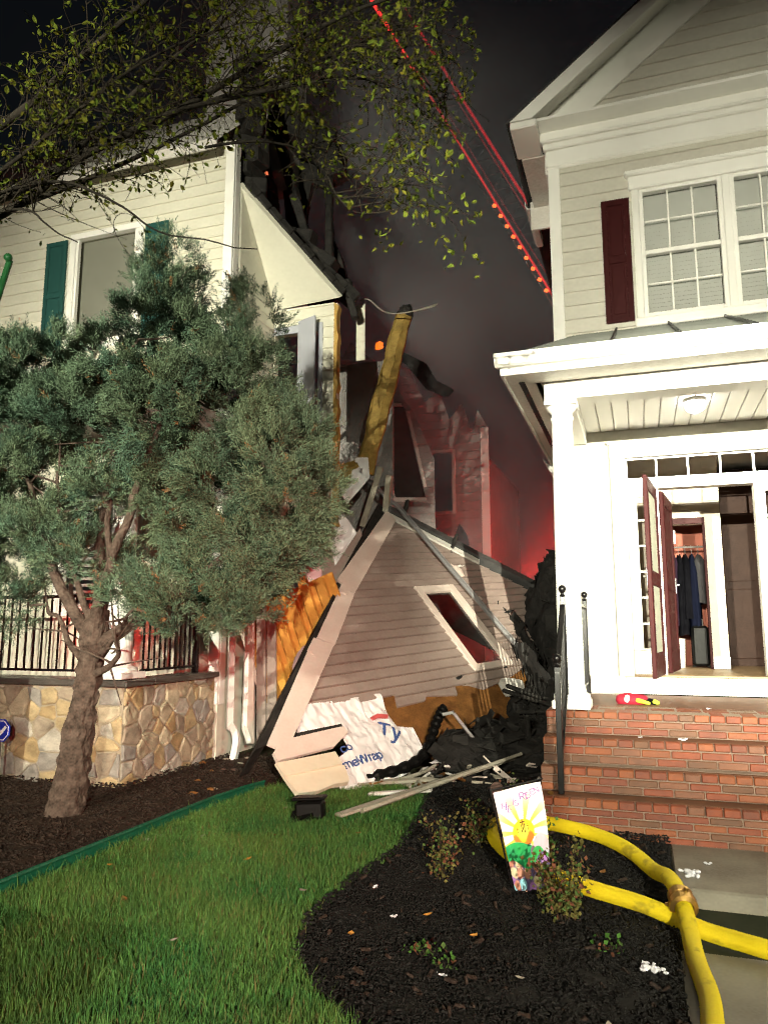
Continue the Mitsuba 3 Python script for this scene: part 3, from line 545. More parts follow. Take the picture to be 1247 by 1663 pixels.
for i, (x, z0, m, l) in enumerate([(0.36, 1.55, 'mat_black_cloth', 'black coat at the left end of the closet rod'), (0.43, 1.62, 'mat_purple_cloth', 'narrow dark purple garment between black coats in the closet'), (0.50, 1.5, 'mat_black_cloth', 'long black coat in the middle of the closet rod'), (0.575, 1.7, 'mat_black_cloth', 'shorter black jacket right of the middle of the closet rod'), (0.65, 1.5, 'mat_navy_cloth', 'long dark navy coat towards the right of the closet'), (0.73, 1.9, 'mat_grey_cloth', 'grey patterned top at the right end of the closet rod')]):
    garment(x, 2.52, z0, 0.16, m, l, i + 3)
add('wall_note', [bx(0.31, 0.47, 10.27, 10.275, 2.66, 2.83)], 'mat_paper', 'white paper sheet hanging above the clothes in the closet', 'paper')
hb = add('white_bin', lathe([(0, 1.106), (.075, 1.106), (.09, 1.45), (.095, 1.46), (.085, 1.462), (.07, 1.12), (0, 1.12)], (0.42, 10.2, 0), 24), 'mat_white_dirty', 'white plastic bin on the closet floor', 'bin', smooth=40)
sc_ = thing('suitcase', 'black upright suitcase on the closet floor below the coats', 'suitcase')
part(sc_, 'shell', bx(0.58, 0.78, 10.1, 10.3, 1.13, 1.62, .03), 'mat_black_plastic')
part(sc_, 'handle', tube([(0.64, 10.2, 1.6), (0.64, 10.2, 1.7), (0.72, 10.2, 1.7), (0.72, 10.2, 1.6)], .008, 6), 'mat_aluminium')
for x in (0.6, 0.76): part(sc_, 'wheel', lathe([(0, -.01), (.022, -.01), (.022, .01), (0, .01)], (x, 10.2, 1.128), 12), 'mat_rubber')
# porch ceiling lamp (lit)
lamp = thing('porch_lamp', 'lit round dome lamp on the porch ceiling', 'ceiling lamp')
part(lamp, 'base', lathe([(0, 3.7245), (.10, 3.7245), (.10, 3.70), (.09, 3.695), (0, 3.695)], (0.58, 7.42, 0), 28), 'mat_white_trim', smooth=40)
scene[num(lamp + '__diffuser')] = {**mikit.ply(lathe([(0.0885, 3.6945), (.092, 3.67), (.085, 3.64), (.06, 3.612), (.03, 3.60), (0, 3.598)][::-1], (0.58, 7.42, 0), 28), 'mat_white_trim', smooth=True), 'emitter': {'type': 'area', 'sampling_weight': 1.0, 'radiance': {'type': 'rgb', 'value': [42, 38, 29]}}}
# railings
rl = thing('step_railing', 'black metal stair railing with ball finials left of the brick steps', 'railing')
def newel(parent, x, y, z0, z1, s=0.022):
    p_ = part(parent, 'post', [bx(x - s, x + s, y - s, y + s, z0, z1, .003)], 'mat_black_metal')
    scene[num(p_ + '__finial')] = mikit.ply(lathe([(0, z1), (.02, z1), (.026, z1 + .012), (.013, z1 + .022), (.013, z1 + .03), (.028, z1 + .045), (.034, z1 + .065), (.028, z1 + .085), (.012, z1 + .098), (0, z1 + .10)], (x, y, 0), 16), 'mat_black_metal', smooth=40)
newel(rl, -0.625, 5.98, 0.37, 1.30); newel(rl, -0.625, 6.60, 0.92, 1.86)
part(rl, 'top_rail', [bar((-0.625, 5.96, 1.25), (-0.625, 6.60, 1.80), .045, .02, .004), bar((-0.625, 5.96, 0.52), (-0.625, 6.6, 1.06), .03, .015)], 'mat_black_metal')
for i in range(5):
    f = (i + .7) / 5.6; y = 5.98 + .62 * f
    part(rl, 'baluster', bx(-.632, -.618, y - .007, y + .007, 0.53 + .54 * f, 1.25 + .55 * f), 'mat_black_metal')
pl = thing('porch_railing', 'black metal railing along the left end of the right porch', 'railing')
newel(pl, -0.56, 8.30, 0.92, 1.88)
part(pl, 'top_rail', [bx(-.58, -.54, 6.83, 8.278, 1.80, 1.825, .004), bx(-.575, -.545, 6.83, 8.278, 1.02, 1.04, .003)], 'mat_black_metal')
for i in range(12):
    y = 6.92 + i * .112
    part(pl, 'baluster', bx(-.567, -.553, y - .007, y + .007, 1.041, 1.799), 'mat_black_metal')

# ------------------------------------------------------------------ the burnt house on the left
LH = thing('burnt_house', 'cream sided burnt house on the left with stone porch and charred roof', 'house')
YL, XL = 8.35, -5.0
FL = Frame((0, YL, 0), (1, 0, 0), (0, 0, 1))
hole_u = sbox(-7.72, 5.50, -6.44, 7.34)
siding(LH, FL, sbox(-10.5, 4.7, -5.12, 8.30).difference(hole_u), 4.74, 8.30, 0.165, ['mat_siding_left'])
holes_l = unary_union([sbox(-7.55, 1.75, -6.25, 3.55), sbox(-9.6, 0.95, -8.5, 3.2)])
siding(LH, FL, sbox(-10.5, 0.96, -5.12, 4.3).difference(holes_l), 0.96, 4.3, 0.165, ['mat_siding_left'])
part(LH, 'wall', slab(FL, sbox(-10.6, 0, -5.0, 8.3).difference(unary_union([sbox(-7.62, 5.6, -6.5, 7.26), sbox(-7.52, 1.8, -6.28, 3.52), sbox(-9.58, 0.95, -8.52, 3.18)])), -0.013, -0.14), 'mat_siding_left')
part(LH, 'corner_board', [bx(-5.12, -4.985, YL - .03, YL + .012, 0.66, 8.25, .004), bx(-5.0, -4.98, YL + .013, YL + .14, 0.66, 8.25, .004)], 'mat_white_trim')
# upper window and shutters
w = num(LH + '__window')
scene[w] = mikit.ply(cat([bx(-7.70, -7.60, YL - .035, YL + .06, 5.60, 7.24, .005), bx(-6.52, -6.42, YL - .035, YL + .06, 5.60, 7.24, .005), bx(-7.70, -6.42, YL - .036, YL + .06, 7.243, 7.33, .005), bx(-7.74, -6.40, YL - .05, YL + .06, 5.50, 5.597, .006), bx(-7.595, -6.525, YL - .02, YL + .04, 5.60, 5.66, .004), bx(-7.595, -7.55, YL - .02, YL + .04, 5.662, 7.238, .004), bx(-6.57, -6.525, YL - .02, YL + .04, 5.662, 7.238, .004)]), 'mat_white_trim')
scene[num(w + '__pane')] = mikit.ply((np.array([[-7.55, YL, 5.66], [-6.57, YL, 5.66], [-6.57, YL, 7.24], [-7.55, YL, 7.24]]), np.array([[0, 1, 2, 3]])), 'mat_pane')
scene[num(w + '__blind')] = mikit.ply(bx(-7.62, -6.5, YL + .11, YL + .12, 5.6, 7.26), 'mat_shade')
shutter(LH, -8.12, -7.745, 5.56, 7.26, YL, 'mat_green_shutter', 'dark green shutter left of the upper window')
shutter(LH, -6.38, -6.0, 5.56, 7.26, YL, 'mat_green_shutter', 'dark green shutter right of the upper window behind the juniper')
# porch wall windows and door
window_unit(LH, -7.50, -6.30, 1.82, 3.5, YL, 1, 1, slat=0.09)
part(LH, 'window_trim', [bx(-7.6, -7.502, YL - .04, YL + .02, 1.75, 3.6, .005), bx(-6.298, -6.2, YL - .04, YL + .02, 1.75, 3.6, .005), bx(-7.501, -6.299, YL - .04, YL + .02, 3.502, 3.6, .005), bx(-7.501, -6.299, YL - .04, YL + .02, 1.75, 1.818, .005)], 'mat_white_trim')
part(LH, 'door', [bx(-9.5, -8.6, YL - .01, YL + .04, .96, 3.1, .01)], 'mat_maroon')
# porch: roof, beam, floor, columns, stone skirt, cap, railing
part(LH, 'porch_gutter', slab(Frame((-4.78, 6.32, 4.30), (0, -1, 0), (0, 0, 1)), Polygon(prof), 6.0, 0.0), 'mat_white_trim')
part(LH, 'porch_beam', [bx(-10.5, -4.95, 6.62, 6.86, 4.02, 4.28, .006), bx(-10.8, -4.79, 6.33, 6.615, 4.24, 4.295, .004), bx(-5.19, -4.95, 6.861, YL - .04, 4.02, 4.28, .006)], 'mat_white_trim')
part(LH, 'porch_roof', [trimesh.Trimesh(np.array([[-10.8, 6.30, 4.405], [-4.78, 6.30, 4.405], [-4.95, YL - .02, 4.98], [-10.8, YL - .02, 4.98], [-4.78, YL - .02, 4.40]]), [[0, 1, 2], [0, 2, 3], [1, 4, 2]], process=False)], 'mat_shingle')
part(LH, 'porch_ceiling', bx(-10.5, -5.2, 6.87, YL - .03, 4.2, 4.22), 'mat_white_dirty')
part(LH, 'porch_floor', bx(-10.5, -5.2, 6.6, YL - .02, 0.5, 0.955), 'mat_cap')
for x in (-5.24, -8.2): column(LH, x, 6.74, 1.07, 4.02, 0.14)
part(LH, 'wall_cap', [bx(-10.5, -4.94, 6.50, 6.98, 1.0, 1.062, .012), bx(-5.28, -4.94, 6.983, 8.30, 1.0, 1.062, .012)], 'mat_cap')
skirt = part(LH, 'stone_wall', [bx(-10.5, -5.03, 6.59, 6.9, -.2, 0.998), bx(-5.3, -5.03, 6.901, 8.32, -.2, 0.998)], 'mat_stone_joint')
def stones(fr, W, H, cell, seed, holder):
    r = np.random.default_rng(seed)
    nx, ny = int(W / cell), max(2, int(round(H / (cell * .82))))
    P = np.array([((i + .5 + (.5 if j % 2 else 0) + r.uniform(-.48, .48)) * W / nx, (j + .5 + r.uniform(-.46, .46)) * H / ny) for i in range(-1, nx + 1) for j in range(-1, ny + 1)])
    vor = Voronoi(P)
    for pi in vor.point_region:
        reg = vor.regions[pi]
        if -1 in reg or not reg: continue
        g = Polygon(vor.vertices[reg]).convex_hull.intersection(sbox(0, 0, W, H)).buffer(-.006)
        g = g.buffer(-.014).buffer(.014, quad_segs=2)
        for p in polys(g):
            if p.area < .0015: continue
            p = p.simplify(.004); c = np.array(p.exterior.coords)[:-1]
            q = np.array(p.buffer(-.018).exterior.coords)[:-1] if p.buffer(-.018).area > 0.0008 and isinstance(p.buffer(-.018), Polygon) else c * .6 + c.mean(0) * .4
            d1 = r.uniform(.008, .026); tx, ty = r.normal(0, .045, 2); cc = c.mean(0)
            def dd(a): return d1 + (a[:, 0] - cc[0]) * tx + (a[:, 1] - cc[1]) * ty + r.uniform(-.004, .004, len(a))
            pts = np.vstack([fr.at(c[:, 0], c[:, 1], -.03), fr.at(c[:, 0], c[:, 1], dd(c) - .012), fr.at(q[:, 0], q[:, 1], dd(q))])
            hm = trimesh.Trimesh(pts).convex_hull.subdivide_to_size(.035)
            hv = np.array(hm.vertices); hv += (meshkit.fbm(hv * 26, 3, seed)[:, None] - .5) * .016 * fr.n + (meshkit.fbm(hv * 60, 2, seed + 3)[:, None] - .5) * .006
            hm = trimesh.Trimesh(hv, hm.faces, process=False)
            scene[num(holder + '__stone')] = mikit.ply(hm, f'mat_stone_{r.choice(6, p=[.24, .24, .14, .16, .1, .12])}', smooth=32)
stones(Frame((-8.4, 6.588, -.08), (1, 0, 0), (0, 0, 1)), 3.372, 1.075, .235, 3, skirt)
stones(Frame((-5.028, 6.588, -.08), (0, 1, 0), (0, 0, 1)), 1.74, 1.075, .21, 8, skirt)
pr_l = thing('porch_railing', 'black metal railing on the stone wall of the left porch behind the juniper', 'railing')
part(pr_l, 'top_rail', [bx(-8.05, -5.43, 6.70, 6.74, 1.92, 1.95, .004), bx(-8.05, -5.43, 6.705, 6.735, 1.13, 1.155, .003), bx(-5.13, -5.09, 6.95, 8.0, 1.92, 1.95, .004), bx(-5.125, -5.095, 6.95, 8.0, 1.13, 1.155, .003)], 'mat_black_metal')
for i in range(24): part(pr_l, 'baluster', bx(-8.0 + i * .11 - .008, -8.0 + i * .11 + .008, 6.712, 6.728, 1.156, 1.919), 'mat_black_metal')
for i in range(10): part(pr_l, 'baluster', bx(-5.118, -5.102, 6.98 + i * .098, 6.996 + i * .098, 1.156, 1.919), 'mat_black_metal')
part(pr_l, 'post', bx(-5.14, -5.08, 7.98, 8.04, 1.063, 1.97, .004), 'mat_black_metal')
# downspout at the corner
part(LH, 'downspout', tube(smooth_path([(-4.77, 8.27, 4.2), (-4.77, 8.27, 2.2), (-4.77, 8.27, .60), (-4.74, 8.26, .42), (-4.64, 8.20, .33), (-4.60, 8.14, .2), (-4.61, 8.10, .04)], 44), .052, 4), 'mat_white_trim')
part(LH, 'downspout', tube(smooth_path([(-4.60, 8.33, 1.3), (-4.60, 8.33, .55), (-4.58, 8.3, .4), (-4.50, 8.22, .33), (-4.47, 8.2, .26)], 24), .035, 4), 'mat_white_trim')
# side wall, recess and the charred upper part
siding(LH, Frame((XL, 8.50, 0), (0, 1, 0), (0, 0, 1)), Polygon([(0, 3.0), (1.1, 3.0), (1.1, 6.29), (0, 6.29)]), 3.0, 6.29, .165, ['mat_siding_left'])
part(LH, 'wall', bx(-5.2, -5.013, 8.50, 9.7, 0, 6.29), 'mat_siding_left')
hole_b = sbox(-4.98, 4.0, -4.26, 5.92)
siding(LH, Frame((0, 9.62, 0), (1, 0, 0), (0, 0, 1)), sbox(-4.98, 3.3, -4.02, 6.30).difference(hole_b), 3.3, 6.3, .165, ['mat_siding_left'])
part(LH, 'wall', slab(Frame((0, 9.635, 0), (1, 0, 0), (0, 0, 1)), sbox(-5.0, 3.0, -3.98, 6.30).difference(hole_b), 0, -.12), 'mat_siding_left')
part(LH, 'broken_edge', slab(Frame((0, 9.61, 0), (1, 0, 0), (0, 0, 1)), Polygon([(-4.02, 3.0)] + [(-3.965 + rng.uniform(-.02, .022), z) for z in np.arange(3.0, 6.3, .12)] + [(-4.02, 6.3)]), .005, -.12), 'mat_raw_edge', 'raw splintered wall edge')
part(LH, 'window_trim', [bx(-4.98, -4.26, 9.585, 9.61, 5.90, 6.02, .004), bx(-4.26, -4.19, 9.585, 9.61, 4.2, 6.02, .004)], 'mat_grey_door')
sh = part(LH, 'casement', Frame((-4.56, 9.58, 0), (.92, -.39, 0), (0, 0, 1)).box(0, .36, 4.75, 6.06, 0, .03, .005), 'mat_grey_door', 'pale grey panel hanging open at the rear opening')
part(LH, 'room_wall', bx(-5.0, -3.9, 12.0, 12.05, 3, 6.25), 'mat_grey_panel')
sof = [(-5.0, 8.47, 7.70), (-5.0, 8.47, 6.30), (-5.0, 9.60, 6.305), (-3.94, 9.60, 6.36)]
V = np.array(sof); V2 = V + np.array([.03, .06, .05])
part(LH, 'hanging_soffit', trimesh.Trimesh(np.vstack([V, V2]), [[0, 1, 2], [0, 2, 3], [4, 6, 5], [4, 7, 6], [0, 3, 7], [0, 7, 4], [3, 2, 6], [3, 6, 7], [1, 0, 4], [1, 4, 5]], process=False), 'mat_siding_left', 'sagging pale soffit panel under the burnt roof edge')
part(LH, 'corner_fragment', bx(-3.90, -3.76, 10.2, 10.23, 5.6, 6.5, .004), 'mat_siding_left')
# roof, chimney
part(LH, 'roof_slope', trimesh.Trimesh(np.array([[-10.9, 8.1, 8.15], [-5.15, 8.1, 8.15], [-5.5, 10.6, 10.7], [-10.9, 10.6, 10.7]]), [[0, 1, 2], [0, 2, 3], [2, 1, 0], [3, 2, 0]], process=False), 'mat_roof_grey')
part(LH, 'eave_fascia', bx(-10.9, -5.12, 8.06, 8.09, 8.02, 8.17, .004), 'mat_white_dirty')
part(LH, 'chimney', [bx(-6.6, -5.08, 10.0, 10.8, 8.9, 13.2, .01)], 'mat_grey_panel')
# charred rafters and posts: each a thing
def charred(label, a, b, w=.11, h=.17, name='charred_rafter', m='mat_char', group=None):
    ms = []
    a, b = np.array(a, float), np.array(b, float); n = max(2, int(np.linalg.norm(b - a) / .22))
    for i in range(n):
        p, q = a + (b - a) * i / n, a + (b - a) * (i + 1.03) / n
        ms.append(bar(p + rng.normal(0, .008, 3), q, w * rng.uniform(.75, 1.05), h * rng.uniform(.75, 1.05), .018))
    add(name, ms, m, label, 'rafter', group)
G1 = 'charred rafters on top of the burnt left house'
for a, b, w, h, l in [((-5.02, 8.8, 7.7), (-5.02, 8.8, 9.9), .5, .3, 'thick charred post rising beside the top of the left corner board'),
                      ((-5.3, 9.9, 9.75), (-4.45, 10.4, 9.35), .55, .5, 'charred roof lump arching over the top of the burnt gap'),
                      ((-4.6, 10.4, 9.5), (-4.32, 10.4, 8.8), .45, .45, 'charred end block hanging from the arch at its right'),
                      ((-4.42, 10.3, 9.0), (-4.40, 10.3, 6.9), .12, .12, 'thin charred stud standing right of the burnt gap'),
                      ((-5.5, 10.0, 9.2), (-5.2, 10.0, 7.3), .34, .3, 'charred stud on the left of the burnt gap'),
                      ((-5.2, 10.0, 9.5), (-4.65, 10.0, 7.6), .14, .16, 'slanted charred rafter crossing the burnt gap'),
                      ((-5.4, 10.0, 7.75), (-4.55, 10.0, 7.55), .3, .34, 'charred sill log lying across the burnt gap'),
                      ((-4.7, 10.0, 7.45), (-4.2, 10.0, 7.05), .3, .3, 'charred lump above the soffit edge'),
                      ((-4.95, 8.6, 7.76), (-3.95, 9.75, 6.48), .16, .14, 'long charred edge board running along the hanging soffit'),
                      ((-4.45, 9.6, 7.05), (-3.85, 10.0, 6.45), .35, .2, 'burnt shingle slab drooping at the soffit corner'),
                      ((-3.95, 9.9, 6.75), (-3.80, 9.9, 6.15), .16, .14, 'charred stub pointing down at the right soffit corner')]:
    charred(l, a, b, w, h)
CW = Polygon([(-6.6, 7.0), (-6.5, 9.7), (-6.0, 10.1), (-5.6, 9.95), (-5.2, 10.3), (-4.8, 10.15), (-4.45, 9.8), (-4.25, 9.3), (-4.35, 8.85), (-4.55, 8.95), (-4.47, 7.9), (-4.3, 7.5), (-4.15, 6.9), (-4.6, 6.7), (-5.3, 7.0)])
CW = CW.difference(unary_union([Polygon([(-5.66, 7.85), (-5.24, 7.8), (-5.40, 9.1), (-5.62, 9.05)]), Polygon([(-5.0, 7.75), (-4.6, 7.5), (-4.58, 8.8), (-4.85, 8.95), (-4.95, 8.4)])])).buffer(.03).buffer(-.03)
cw = thing('charred_wall', 'ragged black charred roof wall with gaps above the pale hanging soffit', 'burnt wall')
part(cw, 'sheet', slab(Frame((0, 10.62, 0), (1, 0, 0), (0, 0, 1)), CW, .06, -.06), 'mat_char')
# little flames that still burn
def flame(label, c, s, e):
    k = num('flame'); r = np.random.default_rng(int(c[2] * 100))
    m = trimesh.creation.icosphere(2, 1.0); v = m.vertices
    v *= np.array([1.3, .5, .8]) * s; v[:, 2] += np.where(v[:, 2] > 0, v[:, 2] * 1.1 * (.6 + meshkit.noise(v * 60)), 0); v += np.array(c) + (meshkit.noise(v * 45 + 3)[:, None] - .5) * s * .8
    scene[k] = {**mikit.ply(m, 'mat_char', smooth=True), 'emitter': {'type': 'area', 'sampling_weight': 0.05, 'radiance': {'type': 'rgb', 'value': e}}}
    tag(k, label, 'flame')
flame('small orange flame burning in the dark gap right of the cream wall', (-3.80, 11.0, 6.10), .055, [1.7, .26, .02])
flame('tiny red ember glowing in the charred roof', (-5.32, 9.85, 8.75), .03, [1.2, .25, .1])

# ------------------------------------------------------------------ collapsed gable between the houses
GF = Frame((-3.414, 6.679, .35), (.4972, .8644, .0747), (-.6165, .2914, .7315))
CG = thing('collapsed_gable', 'fallen brown sided gable wall leaning between the two houses with tilted window', 'collapsed wall')
outl = Polygon([(.62, .50), (1.30, .49), (1.36, .44), (1.92, .455), (1.85, .285), (2.3, .30), (2.36, .36), (2.84, .29), (2.92, .43), (3.15, .40), (3.35, .30), (3.9, .38), (4.5, .55), (5.6, .9), (6.4, 1.4), (3.97, 3.64), (3.4, 3.08), (2.0, 1.80)])
whole = sbox(3.40, .58, 4.20, 2.12)
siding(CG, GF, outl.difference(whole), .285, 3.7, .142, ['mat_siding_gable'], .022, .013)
part(CG, 'sheathing', slab(GF, Polygon([(.3, .22), (1.25, .50), (1.66, .04), (1.9, -.40), (2.45, -.52), (3.62, -.36), (4.2, .3), (5.5, .8), (6.6, 1.25), (3.97, 3.66), (2.0, 1.82)]).difference(sbox(3.46, .64, 4.14, 2.06)), -.014, -.035), 'mat_osb', 'rusty brown sheathing laid bare below the siding')
# window of the gable
gw = num(CG + '__window')
scene[gw] = mikit.ply(cat([GF.box(3.40, 3.52, .58, 2.12, -.02, .035, .005), GF.box(4.08, 4.20, .58, 2.12, -.02, .035, .005), GF.box(3.521, 4.079, 2.0, 2.12, -.02, .034, .005), GF.box(3.521, 4.079, .58, .68, -.02, .034, .005)]), 'mat_rake')
P = GF.at([3.52, 4.08, 4.08, 3.52], [.68, .68, 2.0, 2.0], [-.01] * 4)
scene[num(gw + '__pane')] = mikit.ply((P, np.array([[0, 1, 2, 3]])), 'mat_pane')
# rake boards, staggered
for pts, d in (([(.02, .14), (1.2, 1.34), (1.46, 1.24), (.18, .01)], .06), ([(1.28, 1.37), (2.06, 2.13), (2.24, 2.02), (1.47, 1.235)], .055), ([(2.12, 2.30), (3.97, 3.78), (4.03, 3.56), (2.25, 2.03)], .05), ([(1.05, 1.2), (1.22, 1.36), (1.3, 1.30), (1.1, 1.1)], .075), ([(2.0, 2.08), (2.13, 2.2), (2.25, 2.1), (2.1, 2.0)], .07)):
    part(CG, 'rake_board', slab(GF, Polygon(pts), d, d - .03), 'mat_rake')
part(CG, 'rake_board', slab(GF, Polygon([(4.0, 3.70), (5.2, 2.62), (5.12, 2.52), (4.0, 3.52)]), .05, .02), 'mat_white_dirty', 'greenish white right rake board')
part(CG, 'rake_soffit', [slab(GF, Polygon([(-.1, .13), (3.96, 4.0), (3.96, 3.79), (0.02, .15)]), .02, -.42)], 'mat_char', 'charred underside of the left roof edge')
part(CG, 'roof_slope', [slab(GF, Polygon([(3.98, 3.90), (3.98, 3.72), (7.5, .5), (7.65, .56)]), .10, -1.4)], 'mat_shingle', 'blackened shingled right roof slope')
part(CG, 'corner_return', [slab(GF, Polygon([(.16, .13), (.94, .145), (.96, .07), (.70, -.06), (.02, -.075), (.02, .02)]), .09, .05)], 'mat_rake')
part(CG, 'gap_shade_strip', GF.box(.26, .98, .15, .21, -.01, .03), 'mat_char')  # solid black strip, the shade of a gap put in as colour
part(CG, 'cream_panel', slab(GF, Polygon([(-.02, -.10), (.67, -.125), (.655, -.285), (.0, -.26)]), lambda a, b: .105 + (-.1 - b) * .14, .07), 'mat_cream', 'upper course of the cream siding scrap')
part(CG, 'cream_panel', slab(GF, Polygon([(.0, -.262), (.69, -.287), (.64, -.44), (.62, -.48), (.44, -.465), (.25, -.49), (.04, -.46)]), lambda a, b: .105 + (-.26 - b) * .14, .07), 'mat_cream', 'lower course of the cream siding scrap')
WR = Polygon([(.42, .20), (.62, .52), (1.71, .50), (1.66, .06), (1.86, -.02), (1.82, -.36), (1.44, -.50), (.9, -.57), (.6, -.49), (.55, -.2), (.9, -.1), (.9, .17)])
wrap = part(CG, 'house_wrap', rubble(GF, WR, .004, .055, 4.4, .015, 4), 'mat_wrap', 'crumpled white house wrap with blue lettering', smooth=30)
def lettering(text, a, b, h, ang, d, m, bold=True):
    t_ = meshkit.text_mesh(text, h, .003, bold); v = np.array(t_.vertices)
    t_ = t_.subdivide_to_size(.03) if hasattr(t_, 'subdivide_to_size') else t_
    v = np.array(t_.vertices); c, s = math.cos(ang), math.sin(ang)
    A, B = a + v[:, 0] * c - v[:, 1] * s, b + v[:, 0] * s + v[:, 1] * c
    q = np.column_stack([A * 4.4, B * 4.4, np.full(len(A), 4 * 3.7)])
    D = (meshkit.fbm(q, 4, 4) - .5) * .11 + np.abs(meshkit.noise(q * np.array([2.2, .7, 1]), 9) - .5) * .055 + np.abs(meshkit.noise(q * np.array([5.5, 1.6, 1]), 12) - .5) * .055 * .7 + .010 + d
    scene[num(wrap + '__lettering')] = mikit.ply(trimesh.Trimesh(GF.at(A, B, D + v[:, 2]), t_.faces, process=False), m)
lettering('HomeWrap', .56, -.30, .095, .03, 0, 'mat_wrap_blue')
lettering('CO', .80, -.12, .07, .02, 0, 'mat_wrap_blue')
lettering('Ty', 1.36, .02, .17, -.6, 0, 'mat_wrap_blue')
scene[num(wrap + '__logo')] = mikit.ply(slab(GF, Polygon([(1.36, .20), (1.48, .23), (1.62, .19), (1.58, .15), (1.46, .18), (1.38, .16)]), .055, .045), 'mat_wrap_red')
# torn pieces right of the window
G2 = 'torn pale siding scraps right of the tilted window'
for a, b, w_, h_, m, l in [(4.35, 2.25, .28, .3, 'mat_rake', 'pinkish siding scrap above the window of the fallen gable'), (4.32, 1.75, .3, .12, 'mat_rake', 'narrow pinkish scrap beside the top of the tilted window'), (4.45, 2.45, .3, .07, 'mat_white_dirty', 'thin white strip near the right rake'), (3.6, .12, .5, .3, 'mat_white_dirty', 'pale torn sheet below the tilted window')]:
    P = Polygon([(a, b), (a + w_ * .9, b + .03), (a + w_, b + h_ * .6), (a + w_ * .4, b + h_), (a + .05, b + h_ * .7)])
    add('siding_scrap', rubble(GF, P, .004, .05, 4, .05, int(a * 10)), m, l, 'scrap', smooth=30)

# ------------------------------------------------------------------ rubble
def lumber(name, label, cat_, a, b, w, h, m, group=None, twist=0.0):
    return add(name, bar(a, b, w, h, .004, twist), m, label, cat_, group)
ow = thing('orange_wall_panel', 'broken orange wood wall panel leaning left of the fallen gable', 'wall panel')
FP = Frame((-4.54, 8.92, .5), (.93, 0, .36), (-.36, .0, .93))
for i in range(6):
    part(ow, 'stud', FP.box(.02 + i * .23, .14 + i * .23, .0 + .03 * (i % 3), 1.45 + .1 * math.sin(i * 2.1), -.02, .07, .004), 'mat_orange_wood')
part(ow, 'edge_strip', FP.box(-.05, .012, -.15, 1.4, -.03, .075, .004), 'mat_rake', 'pale edge strip on the left side')
part(ow, 'backing', FP.box(-.02, 1.4, .0, 1.4, -.06, -.025), 'mat_orange_wood')
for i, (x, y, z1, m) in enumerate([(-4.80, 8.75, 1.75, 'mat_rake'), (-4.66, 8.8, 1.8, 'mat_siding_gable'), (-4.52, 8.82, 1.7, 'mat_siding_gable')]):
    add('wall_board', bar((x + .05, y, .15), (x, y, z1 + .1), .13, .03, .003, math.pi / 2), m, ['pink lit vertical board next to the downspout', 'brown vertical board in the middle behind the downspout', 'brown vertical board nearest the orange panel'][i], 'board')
add('insulation_lump', (lambda m: (setattr(m, 'vertices', m.vertices * np.array([.11, .10, .2]) * (1 + .5 * (meshkit.fbm(m.vertices * 3.0, 3)[:, None] - .5)) @ trimesh.transformations.rotation_matrix(.5, (0, 1, 0))[:3, :3].T + np.array([-4.02, 8.75, 1.2])), m)[1])(trimesh.creation.icosphere(3)), 'mat_insulation', 'pink insulation lump squeezed between orange panel and gable', 'insulation', smooth=True)
# ochre beam leaning upright
def rot_sq(a, b, r0, r1, seed):
    a, b = np.array(a, float), np.array(b, float); n = 26; s = np.linspace(0, 1, n)
    p = a + (b - a) * s[:, None] + (meshkit.fbm(np.column_stack([s * 9, s * 0 + seed, s * 0]), 3)[:, None] - .5) * .03
    return tube(p, r0 + (r1 - r0) * s + (meshkit.noise(np.column_stack([s * 13, s * 0, s * 0 + seed])) - .5) * .03, 7)
bm = thing('ochre_beam', 'thick ochre beam standing slanted above the fallen gable', 'beam')
part(bm, 'shaft', rot_sq((-4.02, 10.9, 4.0), (-3.35, 10.9, 6.52), .16, .145, 2), 'mat_ochre', smooth=40)
part(bm, 'burnt_tip', rot_sq((-3.35, 10.9, 6.52), (-3.30, 10.9, 6.66), .142, .08, 5), 'mat_char')
add('ochre_beam', rot_sq((-4.72, 10.6, 3.85), (-4.05, 10.7, 4.05), .13, .15, 7), 'mat_ochre', 'short ochre stub lying beside the juniper at the beam foot', 'beam', smooth=40)
# grey broken wall panel with window opening behind the beam
GP = thing('grey_wall_panel', 'grey broken wall panel with a window behind the ochre beam', 'wall panel')
FG = Frame((-5.1, 13.0, 0), (.93, .36, 0), (-.22, .0, .975))
gp = Polygon([(.1, 3.5), (.0, 5.3), (.9, 6.5), (1.55, 7.5), (2.05, 7.0), (2.5, 6.0), (2.7, 5.0), (2.45, 3.8), (2.3, 3.0), (.8, 2.6)])
siding(GP, FG, gp.difference(sbox(1.75, 4.2, 2.35, 6.1)), 2.6, 7.5, .18, ['mat_grey_panel'])
gwn = num(GP + '__window')
scene[gwn] = mikit.ply(cat([FG.box(1.68, 1.76, 4.1, 6.4, -.01, .04, .004), FG.box(2.36, 2.42, 4.4, 6.0, -.01, .04, .004), FG.box(1.761, 2.359, 4.1, 4.18, -.01, .04, .004), FG.box(1.761, 2.3, 6.1, 6.17, -.01, .04, .004)]), 'mat_white_dirty')
part(GP, 'backing', slab(FG, gp.buffer(-.05), -.25, -.3), 'mat_char')
add('roof_scrap', rubble(Frame((-3.55, 12.9, 6.2), (.75, .3, -.6), (.45, .1, .9)), Polygon([(-.9, -.1), (-.4, -.05), (.1, -.2), (.55, -.1), (.6, .1), (.2, .05), (-.1, .2), (-.6, .1), (-.9, .25)]), .02, .06, 3, .08, 11), 'mat_char_sheet', 'torn dark roof edge above the grey wall panel', 'roof scrap')
